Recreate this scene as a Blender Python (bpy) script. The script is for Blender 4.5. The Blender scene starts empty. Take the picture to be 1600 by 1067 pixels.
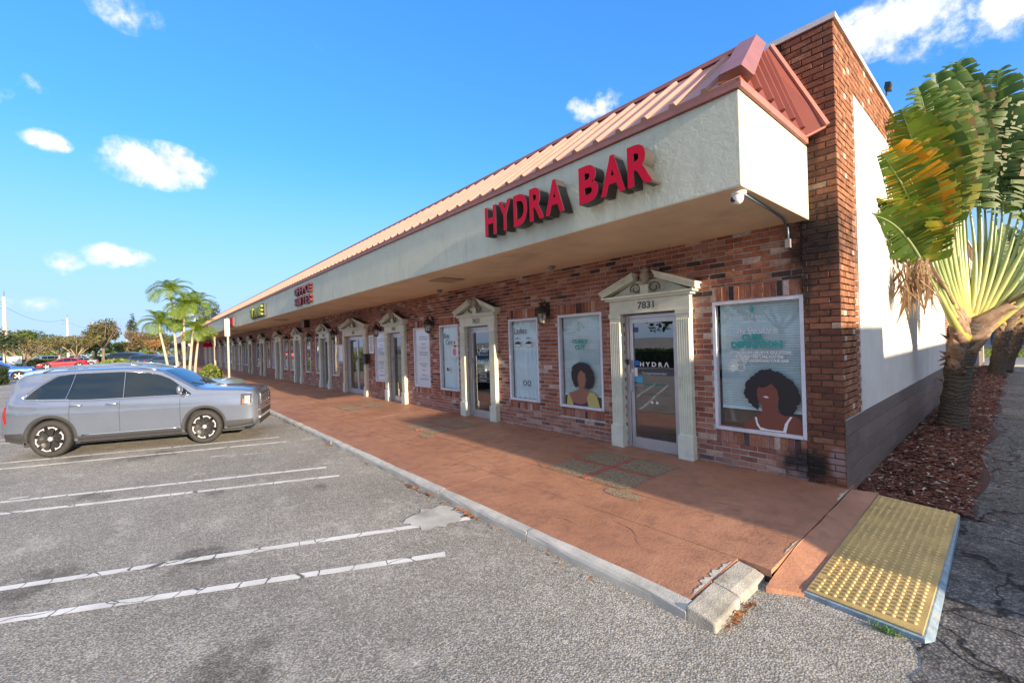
import bpy, bmesh, math, random
import numpy as np
from mathutils import Vector, Matrix
random.seed(7)
rng = np.random.default_rng(7)
SC = bpy.context.scene
COL = SC.collection
R = math.radians

# ---------------------------------------------------------------- camera
EYE = Vector((0.0, 0.0, 2.0))
YAW, ROLL, FPX = R(49.5837), R(-1.737), 674.28
FW = Vector((-math.sin(YAW), math.cos(YAW), 0))
_r0 = Vector((math.cos(YAW), math.sin(YAW), 0)); _u0 = Vector((0, 0, 1))
RT = math.cos(ROLL)*_r0 + math.sin(ROLL)*_u0
UP = -math.sin(ROLL)*_r0 + math.cos(ROLL)*_u0
cam_d = bpy.data.cameras.new('camera'); cam = bpy.data.objects.new('camera', cam_d); COL.objects.link(cam)
cam.matrix_world = Matrix(((RT.x, UP.x, -FW.x, EYE.x), (RT.y, UP.y, -FW.y, EYE.y), (RT.z, UP.z, -FW.z, EYE.z), (0, 0, 0, 1)))
cam_d.sensor_width = 36; cam_d.lens = FPX/1600*36; cam_d.clip_start = 0.05; cam_d.clip_end = 5000
SC.camera = cam
# ---------------------------------------------------------------- light
SUN_EL, SUN_AZ = R(12.4), R(1.7)          # azimuth: degrees the sun stands in front of the facade line, on the +X side
sun_d = bpy.data.lights.new('sun', 'SUN'); sun = bpy.data.objects.new('sun', sun_d); COL.objects.link(sun)
sun_d.energy = 2.5; sun_d.angle = R(0.55); sun_d.color = (1.0, 0.81, 0.58)
sdir = Vector((-math.cos(SUN_EL)*math.cos(SUN_AZ), math.cos(SUN_EL)*math.sin(SUN_AZ), -math.sin(SUN_EL)))
sun.rotation_euler = sdir.to_track_quat('-Z', 'Y').to_euler(); sun.location = (30, -2, 20)
world = bpy.data.worlds.new('World'); SC.world = world; world.use_nodes = True
SKY_STRENGTH = 0.15
CLOUD = 1.95
def build_world():
    nt = world.node_tree; N = nt.nodes; L = nt.links; N.clear()
    out = N.new('ShaderNodeOutputWorld'); bg = N.new('ShaderNodeBackground'); L.new(bg.outputs[0], out.inputs[0])
    sky = N.new('ShaderNodeTexSky'); sky.sky_type = 'NISHITA'; sky.sun_disc = False
    sky.sun_elevation = SUN_EL; sky.sun_rotation = R(90)+SUN_AZ; sky.altitude = 0
    sky.air_density = 1.0; sky.dust_density = 0.0; sky.ozone_density = 7.0
    tc = N.new('ShaderNodeTexCoord')
    def vm(op, a, b=None):
        n = N.new('ShaderNodeVectorMath'); n.operation = op
        for i, v in enumerate((a, b)):
            if v is None: continue
            if isinstance(v, (tuple, Vector)): n.inputs[i].default_value = v
            else: L.new(v, n.inputs[i])
        return n
    def mt(op, a, b=None, clamp=False):
        n = N.new('ShaderNodeMath'); n.operation = op; n.use_clamp = clamp
        for i, v in enumerate((a, b)):
            if v is None: continue
            if isinstance(v, (int, float)): n.inputs[i].default_value = v
            else: L.new(v, n.inputs[i])
        return n.outputs[0]
    d0 = tc.outputs['Generated']
    nz = N.new('ShaderNodeTexNoise'); nz.inputs['Scale'].default_value = 20; nz.inputs['Detail'].default_value = 7; nz.inputs['Roughness'].default_value = 0.62
    L.new(d0, nz.inputs['Vector'])
    nb = N.new('ShaderNodeTexNoise'); nb.inputs['Scale'].default_value = 6; nb.inputs['Detail'].default_value = 2; L.new(d0, nb.inputs['Vector'])
    # (direction, half width, half height, strength)
    clouds = [((-.947, .023, .319), .130, .062, 1.0), ((-.941, -.107, .322), .048, .026, .9), ((-.986, -.03, .163), .075, .038, .9),
              ((-.985, -.093, .146), .042, .036, .7), ((-.537, .703, .467), .100, .050, .75), ((-.86, -.007, .51), .09, .050, .5),
              ((-.11, .878, .468), .20, .07, 1.0), ((.05, .9, .44), .26, .085, 1.0), ((-.915, -.16, .381), .05, .05, .6), ((-.915, -.115, .39), .04, .03, .35), ((-.805, .25, .535), .05, .05, .2),
              ((-.97, .06, .10), .10, .03, .3), ((-.985, -.13, .08), .10, .03, .3)]
    acc = None
    for c, ra, rb, st in clouds:
        ra *= .80; rb *= .80
        c = Vector(c).normalized(); t = Vector((-c.y, c.x, 0)).normalized(); b = c.cross(t); b = b if b.z > 0 else -b
        d = vm('SUBTRACT', d0, tuple(c)).outputs[0]
        u = mt('MULTIPLY', vm('DOT_PRODUCT', d, tuple(t)).outputs['Value'], 1/ra)
        w = mt('MULTIPLY', vm('DOT_PRODUCT', d, tuple(b)).outputs['Value'], 1/rb)
        q = mt('SQRT', mt('ADD', mt('MULTIPLY', u, u), mt('MULTIPLY', w, w)))
        # keep to the hemisphere of the cloud
        f = mt('MULTIPLY', mt('SUBTRACT', 1.0, q, True), st)
        acc = f if acc is None else mt('MAXIMUM', acc, f)
    edge = mt('ADD', mt('MULTIPLY', mt('SUBTRACT', nz.outputs['Fac'], 0.5), 2.6), mt('MULTIPLY', mt('SUBTRACT', nb.outputs['Fac'], .5), .7))
    gate = mt('MULTIPLY', acc, 6.0, True)
    dens = mt('MULTIPLY', mt('ADD', acc, mt('MULTIPLY', edge, mt('ADD', .30, mt('MULTIPLY', acc, .75)))), gate)
    mr = N.new('ShaderNodeMapRange'); mr.interpolation_type = 'SMOOTHSTEP'; L.new(dens, mr.inputs['Value'])
    mr.inputs['From Min'].default_value = 0.17; mr.inputs['From Max'].default_value = 0.70; mr.inputs['To Max'].default_value = .97
    # unseen cloud field added outside the view to whiten and raise the fill light
    sp = N.new('ShaderNodeSeparateXYZ'); L.new(d0, sp.inputs[0])
    zz = mt('ADD', sp.outputs[2], .22); cb = N.new('ShaderNodeCombineXYZ'); L.new(mt('DIVIDE', sp.outputs[0], zz), cb.inputs[0]); L.new(mt('DIVIDE', sp.outputs[1], zz), cb.inputs[1])
    nc = N.new('ShaderNodeTexNoise'); nc.inputs['Scale'].default_value = 1.5; nc.inputs['Detail'].default_value = 7; nc.inputs['Roughness'].default_value = .6; L.new(cb.outputs[0], nc.inputs['Vector'])
    m2 = N.new('ShaderNodeMapRange'); m2.interpolation_type = 'SMOOTHSTEP'; L.new(nc.outputs['Fac'], m2.inputs['Value']); m2.inputs['From Min'].default_value = .42; m2.inputs['From Max'].default_value = .55
    dv = vm('DOT_PRODUCT', d0, tuple(Vector((-.70, .62, .25)).normalized())).outputs['Value']
    m3 = N.new('ShaderNodeMapRange'); m3.interpolation_type = 'SMOOTHSTEP'; L.new(dv, m3.inputs['Value']); m3.inputs['From Min'].default_value = .30; m3.inputs['From Max'].default_value = .55; m3.inputs['To Min'].default_value = 1; m3.inputs['To Max'].default_value = 0
    up = mt('MULTIPLY', sp.outputs[2], 8.0, True)
    cover = mt('MAXIMUM', mr.outputs[0], mt('MULTIPLY', mt('MULTIPLY', m2.outputs[0], m3.outputs[0]), up))
    hsv = N.new('ShaderNodeHueSaturation'); hsv.inputs['Saturation'].default_value = 1.2; hsv.inputs['Value'].default_value = 1.0
    gam = N.new('ShaderNodeGamma'); gam.inputs[1].default_value = .62; L.new(sky.outputs[0], gam.inputs[0]); tn = N.new('ShaderNodeMix'); tn.data_type = 'RGBA'; tn.blend_type = 'MULTIPLY'; tn.inputs['Factor'].default_value = 1; L.new(gam.outputs[0], tn.inputs[6]); tn.inputs[7].default_value = (.94, .87, .985, 1); L.new(tn.outputs[2], hsv.inputs['Color'])
    hz = N.new('ShaderNodeMix'); hz.data_type = 'RGBA'; hz.inputs[7].default_value = (.80, 1.15, 1.72, 1)      # pale horizon haze, the same all round
    m4 = N.new('ShaderNodeMapRange'); m4.interpolation_type = 'SMOOTHSTEP'; L.new(sp.outputs[2], m4.inputs['Value']); m4.inputs['From Min'].default_value = -.02; m4.inputs['From Max'].default_value = .40; m4.inputs['To Min'].default_value = .92; m4.inputs['To Max'].default_value = 0
    L.new(m4.outputs[0], hz.inputs['Factor']); L.new(hsv.outputs[0], hz.inputs[6])
    # cloud relief: lit towards the sun, blue grey on the far side and below
    n2 = N.new('ShaderNodeTexNoise'); n2.inputs['Scale'].default_value = 20; n2.inputs['Detail'].default_value = 7; n2.inputs['Roughness'].default_value = .62
    L.new(vm('ADD', d0, (.012, 0, .022)).outputs[0], n2.inputs['Vector'])
    rel = mt('ADD', mt('MULTIPLY', mt('SUBTRACT', nz.outputs['Fac'], n2.outputs['Fac']), 3.2), .72, True)
    ccol = N.new('ShaderNodeMix'); ccol.data_type = 'RGBA'; L.new(rel, ccol.inputs['Factor']); ccol.inputs[6].default_value = (CLOUD*.62, CLOUD*.72, CLOUD*.88, 1); ccol.inputs[7].default_value = (CLOUD*1.04, CLOUD*1.02, CLOUD, 1)
    mx = N.new('ShaderNodeMix'); mx.data_type = 'RGBA'
    L.new(cover, mx.inputs['Factor']); L.new(hz.outputs[2], mx.inputs[6]); L.new(ccol.outputs[2], mx.inputs[7])
    L.new(mx.outputs[2], bg.inputs[0]); bg.inputs[1].default_value = SKY_STRENGTH
build_world()
SC.view_settings.view_transform = 'Standard'; SC.view_settings.look = 'None'
SC.view_settings.exposure = 2.1; SC.view_settings.gamma = 1.0; SC.view_settings.use_curve_mapping = False
SC.render.engine = 'CYCLES'
SC.cycles.use_denoising = True; SC.cycles.max_bounces = 8; SC.cycles.transparent_max_bounces = 16; SC.cycles.sample_clamp_indirect = 6; SC.cycles.caustics_reflective = False; SC.cycles.caustics_refractive = False

# ---------------------------------------------------------------- materials
def new_mat(name):
    m = bpy.data.materials.new(name); m.use_nodes = True
    nt = m.node_tree; b = nt.nodes['Principled BSDF']
    return m, nt, b
def nd(nt, t, **kw):
    n = nt.nodes.new(t)
    for k, v in kw.items():
        if k in n.inputs: n.inputs[k].default_value = v
        else: setattr(n, k, v)
    return n
def mixc(nt, fac, a, b, blend='MIX'):
    n = nt.nodes.new('ShaderNodeMix'); n.data_type = 'RGBA'; n.blend_type = blend
    for s, v in ((n.inputs['Factor'], fac), (n.inputs[6], a), (n.inputs[7], b)):
        if isinstance(v, (int, float)): s.default_value = v
        elif isinstance(v, tuple): s.default_value = v if len(v) == 4 else (*v, 1)
        else: nt.links.new(v, s)
    return n.outputs[2]
def mth(nt, op, a, b=None, clamp=False):
    n = nt.nodes.new('ShaderNodeMath'); n.operation = op; n.use_clamp = clamp
    for i, v in enumerate((a, b)):
        if v is None: continue
        if isinstance(v, (int, float)): n.inputs[i].default_value = v
        else: nt.links.new(v, n.inputs[i])
    return n.outputs[0]
def rng_map(nt, v, a, b, c=0.0, d=1.0, smooth=False):
    n = nt.nodes.new('ShaderNodeMapRange'); nt.links.new(v, n.inputs[0])
    if smooth: n.interpolation_type = 'SMOOTHSTEP'
    for i, x in zip((1, 2, 3, 4), (a, b, c, d)): n.inputs[i].default_value = x
    return n.outputs[0]
def noise(nt, scale, detail=3, rough=.5, vec=None, dist=0):
    n = nt.nodes.new('ShaderNodeTexNoise'); n.inputs['Scale'].default_value = scale; n.inputs['Detail'].default_value = detail
    n.inputs['Roughness'].default_value = rough; n.inputs['Distortion'].default_value = dist
    if vec is not None: nt.links.new(vec, n.inputs['Vector'])
    return n.outputs['Fac']
def pos(nt): return nt.nodes.new('ShaderNodeNewGeometry').outputs['Position']
def scaled(nt, v, s):
    n = nt.nodes.new('ShaderNodeVectorMath'); n.operation = 'MULTIPLY'; nt.links.new(v, n.inputs[0]); n.inputs[1].default_value = s; return n.outputs[0]
def bump(nt, b, h, strength=.3, dist=.01):
    n = nt.nodes.new('ShaderNodeBump'); n.inputs['Strength'].default_value = strength; n.inputs['Distance'].default_value = dist
    nt.links.new(h, n.inputs['Height']); nt.links.new(n.outputs[0], b.inputs['Normal']); return n
def mat(name, col, rough=.6, metal=0.0, var=.12, scale=6.0, bmp=0.0, bscale=60.0, spec=.5, coat=0.0, dirt=None, dirt_amt=0.0):
    m, nt, b = new_mat(name); p = pos(nt)
    f = noise(nt, scale, 4, .55, p)
    lo = tuple(c*(1-var) for c in col); hi = tuple(min(1, c*(1+var)) for c in col)
    c = mixc(nt, rng_map(nt, f, .3, .7), lo, hi)
    if dirt:
        g = noise(nt, scale*.6, 6, .65, p); c = mixc(nt, rng_map(nt, g, .52, .72, 0, dirt_amt, True), c, dirt)
    nt.links.new(c, b.inputs['Base Color'])
    b.inputs['Roughness'].default_value = rough; b.inputs['Metallic'].default_value = metal; b.inputs['Specular IOR Level'].default_value = spec
    b.inputs['Coat Weight'].default_value = coat
    if bmp: bump(nt, b, noise(nt, bscale, 4, .6, p), bmp, .01)
    return m
def plain(name, col, rough=.5, metal=0.0, spec=.5, emit=None):
    m, nt, b = new_mat(name); b.inputs['Base Color'].default_value = (*col, 1); b.inputs['Roughness'].default_value = rough
    b.inputs['Metallic'].default_value = metal; b.inputs['Specular IOR Level'].default_value = spec
    return m
def glass_mat(name, tint=(.82, .9, .92), refl=.16):
    m, nt, b = new_mat(name); nt.nodes.remove(b); out = nt.nodes['Material Output']
    tr = nd(nt, 'ShaderNodeBsdfTransparent'); tr.inputs[0].default_value = (*tint, 1)
    gl = nd(nt, 'ShaderNodeBsdfGlossy'); gl.inputs['Roughness'].default_value = 0.012; gl.inputs[0].default_value = (1, 1, 1, 1)
    lw = nd(nt, 'ShaderNodeLayerWeight'); lw.inputs[0].default_value = .5
    fac = rng_map(nt, mth(nt, 'POWER', lw.outputs['Facing'], 4.5), 0.0, 1.0, refl, 1.0)
    bm = nt.nodes.new('ShaderNodeBump'); bm.inputs['Strength'].default_value = .04; bm.inputs['Distance'].default_value = .02
    nt.links.new(noise(nt, 2.2, 1, .5, pos(nt)), bm.inputs['Height']); nt.links.new(bm.outputs[0], gl.inputs['Normal'])
    mx = nd(nt, 'ShaderNodeMixShader'); nt.links.new(fac, mx.inputs[0]); nt.links.new(tr.outputs[0], mx.inputs[1]); nt.links.new(gl.outputs[0], mx.inputs[2])
    nt.links.new(mx.outputs[0], out.inputs[0]); return m

M = {}
# ---------------------------------------------------------------- mesh helpers
class MB:
    def __init__(s): s.v = []; s.f = []; s.a = []; s.cur = 0.0; s.b = []; s.cur2 = 0.0
    def vert(s, p): s.v.append(tuple(p)); s.a.append(s.cur); s.b.append(s.cur2); return len(s.v)-1
    def poly(s, pts): s.f.append([s.vert(p) for p in pts]); return s
    def box(s, x0, x1, y0, y1, z0, z1):
        i = [s.vert(p) for p in ((x0, y0, z0), (x1, y0, z0), (x1, y1, z0), (x0, y1, z0), (x0, y0, z1), (x1, y0, z1), (x1, y1, z1), (x0, y1, z1))]
        for q in ((0, 3, 2, 1), (4, 5, 6, 7), (0, 1, 5, 4), (1, 2, 6, 5), (2, 3, 7, 6), (3, 0, 4, 7)): s.f.append([i[k] for k in q])
        return s
    def prism(s, pts, depth):                 # pts: 3d loop, depth: vector
        d = Vector(depth); n = len(pts)
        a = [s.vert(Vector(p)) for p in pts]; b = [s.vert(Vector(p)+d) for p in pts]
        s.f.append(a[::-1]); s.f.append(b)
        for k in range(n): s.f.append([a[k], a[(k+1) % n], b[(k+1) % n], b[k]])
        return s
    def xz(s, pts, y0, y1): return s.prism([(x, y0, z) for x, z in pts], (0, y1-y0, 0))
    def tube(s, pts, rad, n=8, cap=True):
        pts = [Vector(p) for p in pts]; rad = rad if hasattr(rad, '__len__') else [rad]*len(pts)
        rings = []; prev = None
        for k, p in enumerate(pts):
            t = (pts[min(k+1, len(pts)-1)]-pts[max(k-1, 0)]).normalized()
            if prev is None:
                ref = Vector((0, 0, 1)) if abs(t.z) < .9 else Vector((1, 0, 0)); u = t.cross(ref).normalized()
            else: u = (prev - t*prev.dot(t)).normalized()
            w = t.cross(u); prev = u
            rings.append([s.vert(p + (u*math.cos(2*math.pi*j/n)+w*math.sin(2*math.pi*j/n))*rad[k]) for j in range(n)])
        for a, b in zip(rings, rings[1:]):
            for j in range(n): s.f.append([a[j], a[(j+1) % n], b[(j+1) % n], b[j]])
        if cap: s.f.append(rings[0][::-1]); s.f.append(rings[-1])
        return s
    def lathe(s, prof, c, axis='z', n=20, cap=False):     # prof: (radius, height)
        rings = []
        for r, h in prof:
            ring = []
            for j in range(n):
                a = 2*math.pi*j/n; x, y = r*math.cos(a), r*math.sin(a)
                p = (c[0]+x, c[1]+y, c[2]+h) if axis == 'z' else ((c[0]+x, c[1]+h, c[2]+y) if axis == 'y' else (c[0]+h, c[1]+x, c[2]+y))
                ring.append(s.vert(p))
            rings.append(ring)
        for a, b in zip(rings, rings[1:]):
            for j in range(n): s.f.append([a[j], a[(j+1) % n], b[(j+1) % n], b[j]])
        if cap: s.f.append(rings[0][::-1]); s.f.append(rings[-1])
        return s
    def build(s, name, material, parent=None, smooth=False, attr=False, fix=True):
        me = bpy.data.meshes.new(name); me.from_pydata(s.v, [], s.f)
        if attr:
            at = me.attributes.new('bc', 'FLOAT', 'POINT'); at.data.foreach_set('value', np.array(s.a, 'f'))
            if any(s.b): a2 = me.attributes.new('bt', 'FLOAT', 'POINT'); a2.data.foreach_set('value', np.array(s.b, 'f'))
        if fix:
            bm = bmesh.new(); bm.from_mesh(me); bmesh.ops.recalc_face_normals(bm, faces=bm.faces); bm.to_mesh(me); bm.free()
        if material: me.materials.append(material)
        if smooth: me.polygons.foreach_set('use_smooth', [True]*len(me.polygons))
        return link(name, me, parent)
def link(name, me, parent=None):
    o = bpy.data.objects.new(name, me); COL.objects.link(o)
    if parent: o.parent = parent
    return o
def tag(o, label=None, cat=None, group=None, kind=None):
    for k, v in (('label', label), ('category', cat), ('group', group), ('kind', kind)):
        if v: o[k] = v
    return o
def empty(name, loc=(0, 0, 0), rz=0, scale=1):
    o = bpy.data.objects.new(name, None); COL.objects.link(o); o.location = loc; o.rotation_euler = (0, 0, rz); o.scale = (scale,)*3; o.empty_display_size = .2
    return o
def copy_tree(o, parent=None):
    c = o.copy(); COL.objects.link(c); c.parent = parent
    for ch in [x for x in KIDS.get(o.name, [])]: copy_tree(ch, c)
    return c
KIDS = {}
def refresh_kids():
    KIDS.clear()
    for o in bpy.data.objects:
        if o.parent: KIDS.setdefault(o.parent.name, []).append(o)
def bevel(o, w=.01, seg=2):
    me = o.data; bm = bmesh.new(); bm.from_mesh(me)
    bmesh.ops.remove_doubles(bm, verts=bm.verts, dist=1e-5)
    bmesh.ops.bevel(bm, geom=[e for e in bm.edges if e.calc_face_angle(0) > .5], offset=w, segments=seg, affect='EDGES', profile=.5)
    bm.to_mesh(me); bm.free(); return o
def text_mesh(s, size=1.0, bold=0.0, extrude=0.0, align='CENTER', shear=0.0, res=3, spacing=1.0):
    cu = bpy.data.curves.new('lettering', 'FONT'); cu.body = s; cu.size = size; cu.offset = bold; cu.extrude = extrude
    cu.align_x = align; cu.align_y = 'BOTTOM_BASELINE'; cu.shear = shear; cu.resolution_u = res; cu.space_character = spacing
    o = bpy.data.objects.new('tmp', cu); COL.objects.link(o); dg = bpy.context.evaluated_depsgraph_get()
    me = bpy.data.meshes.new_from_object(o.evaluated_get(dg)); bpy.data.objects.remove(o); bpy.data.curves.remove(cu)
    return me
def text_obj(name, s, x, y, z, size, material, parent=None, width=None, **kw):
    """flat lettering facing -Y; optional total width"""
    me = text_mesh(s, size, **kw)
    if width:
        xs = [v.co.x for v in me.vertices]; k = width/max(1e-6, max(xs)-min(xs))
        for v in me.vertices: v.co.x *= k
    me.transform(Matrix.Translation((x, y, z)) @ Matrix.Rotation(math.pi/2, 4, 'X'))
    me.materials.clear(); me.materials.append(material)
    return link(name, me, parent)
def gp(px, d):                                 # ground point in the picture column px at depth d metres
    k = (px-800)/FPX; p = EYE + d*(FW+k*RT); return Vector((p.x, p.y, 0))
# ================================================================ ground
def asphalt(name, dark, light, stain_pts=(), cell=72.0, patch=.32, cracks=0.0):
    m, nt, b = new_mat(name); p = pos(nt)
    vo = nd(nt, 'ShaderNodeTexVoronoi', Scale=cell); nt.links.new(p, vo.inputs['Vector'])
    v2 = nd(nt, 'ShaderNodeTexVoronoi', Scale=cell*.55); nt.links.new(p, v2.inputs['Vector'])
    sep = nd(nt, 'ShaderNodeSeparateColor'); nt.links.new(vo.outputs['Color'], sep.inputs[0])
    s2 = nd(nt, 'ShaderNodeSeparateColor'); nt.links.new(v2.outputs['Color'], s2.inputs[0])
    t = mth(nt, 'POWER', mth(nt, 'MULTIPLY', mth(nt, 'ADD', sep.outputs[0], s2.outputs[1]), .5), 1.5)
    c = mixc(nt, t, dark, light)
    c = mixc(nt, rng_map(nt, vo.outputs['Distance'], .36, .66, 0, .7), c, tuple(x*.45 for x in dark))
    big = noise(nt, .55, 5, .6, p); c = mixc(nt, rng_map(nt, big, .35, .7, 0, 1), c, mixc(nt, 1.0, c, tuple([1-patch]*3), 'MULTIPLY'))
    mid = noise(nt, 3.1, 7, .72, p); c = mixc(nt, rng_map(nt, mid, .50, .72, 0, .45), c, tuple(x*.6 for x in dark)); fl = noise(nt, 1.7, 6, .7, scaled(nt, p, (1, 1.6, 1))); c = mixc(nt, rng_map(nt, fl, .55, .72, 0, .35), c, tuple(min(1, x*1.05) for x in light))
    pit = noise(nt, 95, 3, .7, p); c = mixc(nt, rng_map(nt, pit, .57, .68, 0, .75), c, tuple(x*.32 for x in dark)); lt = noise(nt, 120, 2, .6, scaled(nt, p, (1, 1, 2))); c = mixc(nt, rng_map(nt, lt, .60, .70, 0, .6), c, tuple(min(1, x*1.25) for x in light))
    spot = noise(nt, 11, 3, .6, p); c = mixc(nt, rng_map(nt, spot, .70, .78, 0, .55), c, tuple(x*.35 for x in dark))
    mask = None
    nn = noise(nt, 2.6, 5, .7, p)
    for (x, y, rx, ry, amt) in stain_pts:
        sx = nd(nt, 'ShaderNodeSeparateXYZ'); nt.links.new(p, sx.inputs[0])
        u = mth(nt, 'MULTIPLY', mth(nt, 'SUBTRACT', sx.outputs[0], x), 1/rx); w = mth(nt, 'MULTIPLY', mth(nt, 'SUBTRACT', sx.outputs[1], y), 1/ry)
        q = mth(nt, 'SQRT', mth(nt, 'ADD', mth(nt, 'MULTIPLY', u, u), mth(nt, 'MULTIPLY', w, w)))
        q = mth(nt, 'ADD', q, mth(nt, 'MULTIPLY', mth(nt, 'SUBTRACT', nn, .5), 2.8)); q = mth(nt, 'ADD', q, mth(nt, 'MULTIPLY', mth(nt, 'SUBTRACT', pit, .5), 1.6))
        k = rng_map(nt, q, .15, .9, amt*.72, 0, True)
        mask = k if mask is None else mth(nt, 'MAXIMUM', mask, k)
    if mask is not None: c = mixc(nt, mask, c, (.028, .023, .019))
    h = mth(nt, 'SUBTRACT', sep.outputs[1], mth(nt, 'MULTIPLY', vo.outputs['Distance'], 1.3))
    if cracks:
        wv = nt.nodes.new('ShaderNodeVectorMath'); wv.operation = 'ADD'; nt.links.new(p, wv.inputs[0])
        nv = nd(nt, 'ShaderNodeTexNoise', Scale=1.6, Detail=5); nt.links.new(p, nv.inputs['Vector']); sc2 = scaled(nt, nv.outputs['Color'], (.9, .9, .9)); nt.links.new(sc2, wv.inputs[1])
        vc = nd(nt, 'ShaderNodeTexVoronoi', Scale=1.05, feature='DISTANCE_TO_EDGE'); nt.links.new(wv.outputs[0], vc.inputs['Vector'])
        ck = rng_map(nt, vc.outputs['Distance'], .006, .022, cracks, 0); c = mixc(nt, ck, c, (.012, .012, .013))
        h = mth(nt, 'SUBTRACT', h, mth(nt, 'MULTIPLY', ck, 1.5))
    nt.links.new(c, b.inputs['Base Color']); b.inputs['Roughness'].default_value = .88; b.inputs['Specular IOR Level'].default_value = .3
    bump(nt, b, h, .45, .006)
    return m
M['lot'] = asphalt('lot_asphalt', (.32, .294, .250), (.69, .65, .575),
    [(-5.2, .3, .55, .35, .8), (-5.6, -.8, .5, .5, .8), (-3.2, .3, .5, .4, .75), (-8.6, -.6, .5, .3, .7), (-7.4, .7, .35, .2, .6), (-11.0, .2, .5, .8, .75), (-11.8, -1.0, .6, .4, .6),
     (-2.3, .9, .35, .5, .65), (-1.6, 1.6, .3, .25, .7), (-1.2, 1.2, .25, .2, .7), (-2.2, -.4, .8, .5, .7), (-14.6, .4, .8, .8, .6), (-6.5, 1.9, .3, .12, .6)])
M['drive'] = asphalt('old_asphalt', (.085, .084, .085), (.36, .35, .34), [(-.1, 5.4, .7, .9, .6), (.3, 7.5, .8, .6, .5)], cell=52, patch=.45, cracks=.9)
M['concrete'] = mat('concrete', (.50, .48, .435), .85, var=.2, scale=3, bmp=.5, bscale=90, dirt=(.18, .165, .14), dirt_amt=.55)
M['grass_ground'] = mat('grass_ground', (.13, .15, .035), .9, var=.4, scale=2.5, bmp=.6, bscale=30, dirt=(.24, .19, .08), dirt_amt=.8)
def sheet(name, pts, z, material):
    o = MB().poly([(x, y, z) for x, y in pts]).build(name, material, fix=False); tag(o, kind='structure'); return o
sheet('parking_lot', [(-900, -900), (900, -900), (900, 900), (-900, 900)], 0, M['lot'])
# driveway beside the end wall, its edge towards the planting bed is ragged
pts = []; y = 3.3
while y < 33.2:
    pts.append((-.43+random.uniform(-.07, .07)+(.06*math.sin(y*.9)), y)); y += random.uniform(.12, .3)
lowedge = [(7.5, 3.1), (4, 2.7), (1.5, 2.95), (.2, 3.2)]
sheet('driveway', [(-.40, 3.25)] + [(7.5, 3.0), (7.5, 33.2)][::1] + pts[::-1], .004, M['drive'])
# street behind the shops, verge and far lawn
sheet('street', [(-60, 34.0), (90, 34.0), (90, 42.0), (-60, 42.0)], .006, mat('street_asphalt', (.20, .195, .19), .9, var=.15, scale=1.5, bmp=.4, bscale=60))
sheet('pavement', [(-1.2, 32.6), (40, 32.6), (40, 34.0), (-1.2, 34.0)], .012, M['concrete'])
sheet('verge', [(-60, 42.0), (90, 42.0), (90, 58), (-60, 58)], .010, M['grass_ground'])
# painted stall lines -------------------------------------------------
def line_mat():
    m, nt, b = new_mat('road_paint'); p = pos(nt)
    w = nd(nt, 'ShaderNodeTexNoise', Scale=2.2, Detail=6); nt.links.new(p, w.inputs['Vector'])
    ad = nt.nodes.new('ShaderNodeVectorMath'); ad.operation = 'ADD'; nt.links.new(p, ad.inputs[0]); nt.links.new(scaled(nt, w.outputs['Color'], (.35, .35, 0)), ad.inputs[1])
    v = nd(nt, 'ShaderNodeTexVoronoi', Scale=3.2, feature='DISTANCE_TO_EDGE'); nt.links.new(ad.outputs[0], v.inputs['Vector'])
    ck = rng_map(nt, v.outputs['Distance'], .008, .022, 1, 0)
    wear = rng_map(nt, noise(nt, 45, 4, .7, p), .60, .70, 0, .6)
    wv = noise(nt, 2.5, 3, .5, p)
    c = mixc(nt, rng_map(nt, wv, .35, .7), (.78, .76, .71), (.62, .60, .55)); c = mixc(nt, mth(nt, 'MAXIMUM', ck, wear), c, (.12, .115, .105))
    nt.links.new(c, b.inputs['Base Color']); b.inputs['Roughness'].default_value = .75; bump(nt, b, noise(nt, 120, 3, .6, p), .5, .004); return m
M['paint'] = line_mat()
def stall_line(a, b, w, z=.004):
    a = Vector((*a, 0)); b = Vector((*b, 0)); d = (b-a).normalized(); n = Vector((-d.y, d.x, 0))*w/2
    k = max(2, int((b-a).length/.12)); L, Rr = [], []
    for i in range(k+1):
        p = a.lerp(b, i/k); j = random.uniform(-.006, .006); L.append(p+n*(1+j*8)); Rr.append(p-n*(1-j*8))
    o = MB().poly([(p.x, p.y, z) for p in L] + [(p.x, p.y, z) for p in Rr[::-1]]).build('stall_line', M['paint'], fix=False); tag(o, kind='structure')
def ext(a, b, k): return (a[0]+(a[0]-b[0])*k, a[1]+(a[1]-b[1])*k)
for a, b, k in (((-5.742, -.998), (-4.10, 2.78), .7), ((-5.049, -.882), (-3.573, 2.13), .75), ((-9.128, -1.562), (-7.517, 2.26), .55), ((-8.462, -1.451), (-6.882, 2.255), .6),
             ((-12.463, -2.119), (-10.869, 2.264), .45), ((-11.825, -2.013), (-10.216, 2.273), .5), ((-16.0, -2.9), (-14.3, 2.2), .3), ((-15.3, -2.7), (-13.7, 2.2), .3)):
    stall_line(ext(a, b, k), b, .092)
for x, y in ((-9.25, -1.5), (-9.9, .9), (-9.6, 1.4)):
    stall_line((x, y), (x+.06, y+.2), .05)
o = MB().poly([(-4.42+.32*math.cos(t)*random.uniform(.7, 1.1)*(1.2 if math.cos(t) > 0 else 1), 2.52+.36*math.sin(t)*random.uniform(.8, 1.1), .008) for t in np.linspace(0, 6.1, 26)]).build('cement_patch', M['concrete'], fix=False); tag(o, kind='structure')
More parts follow.
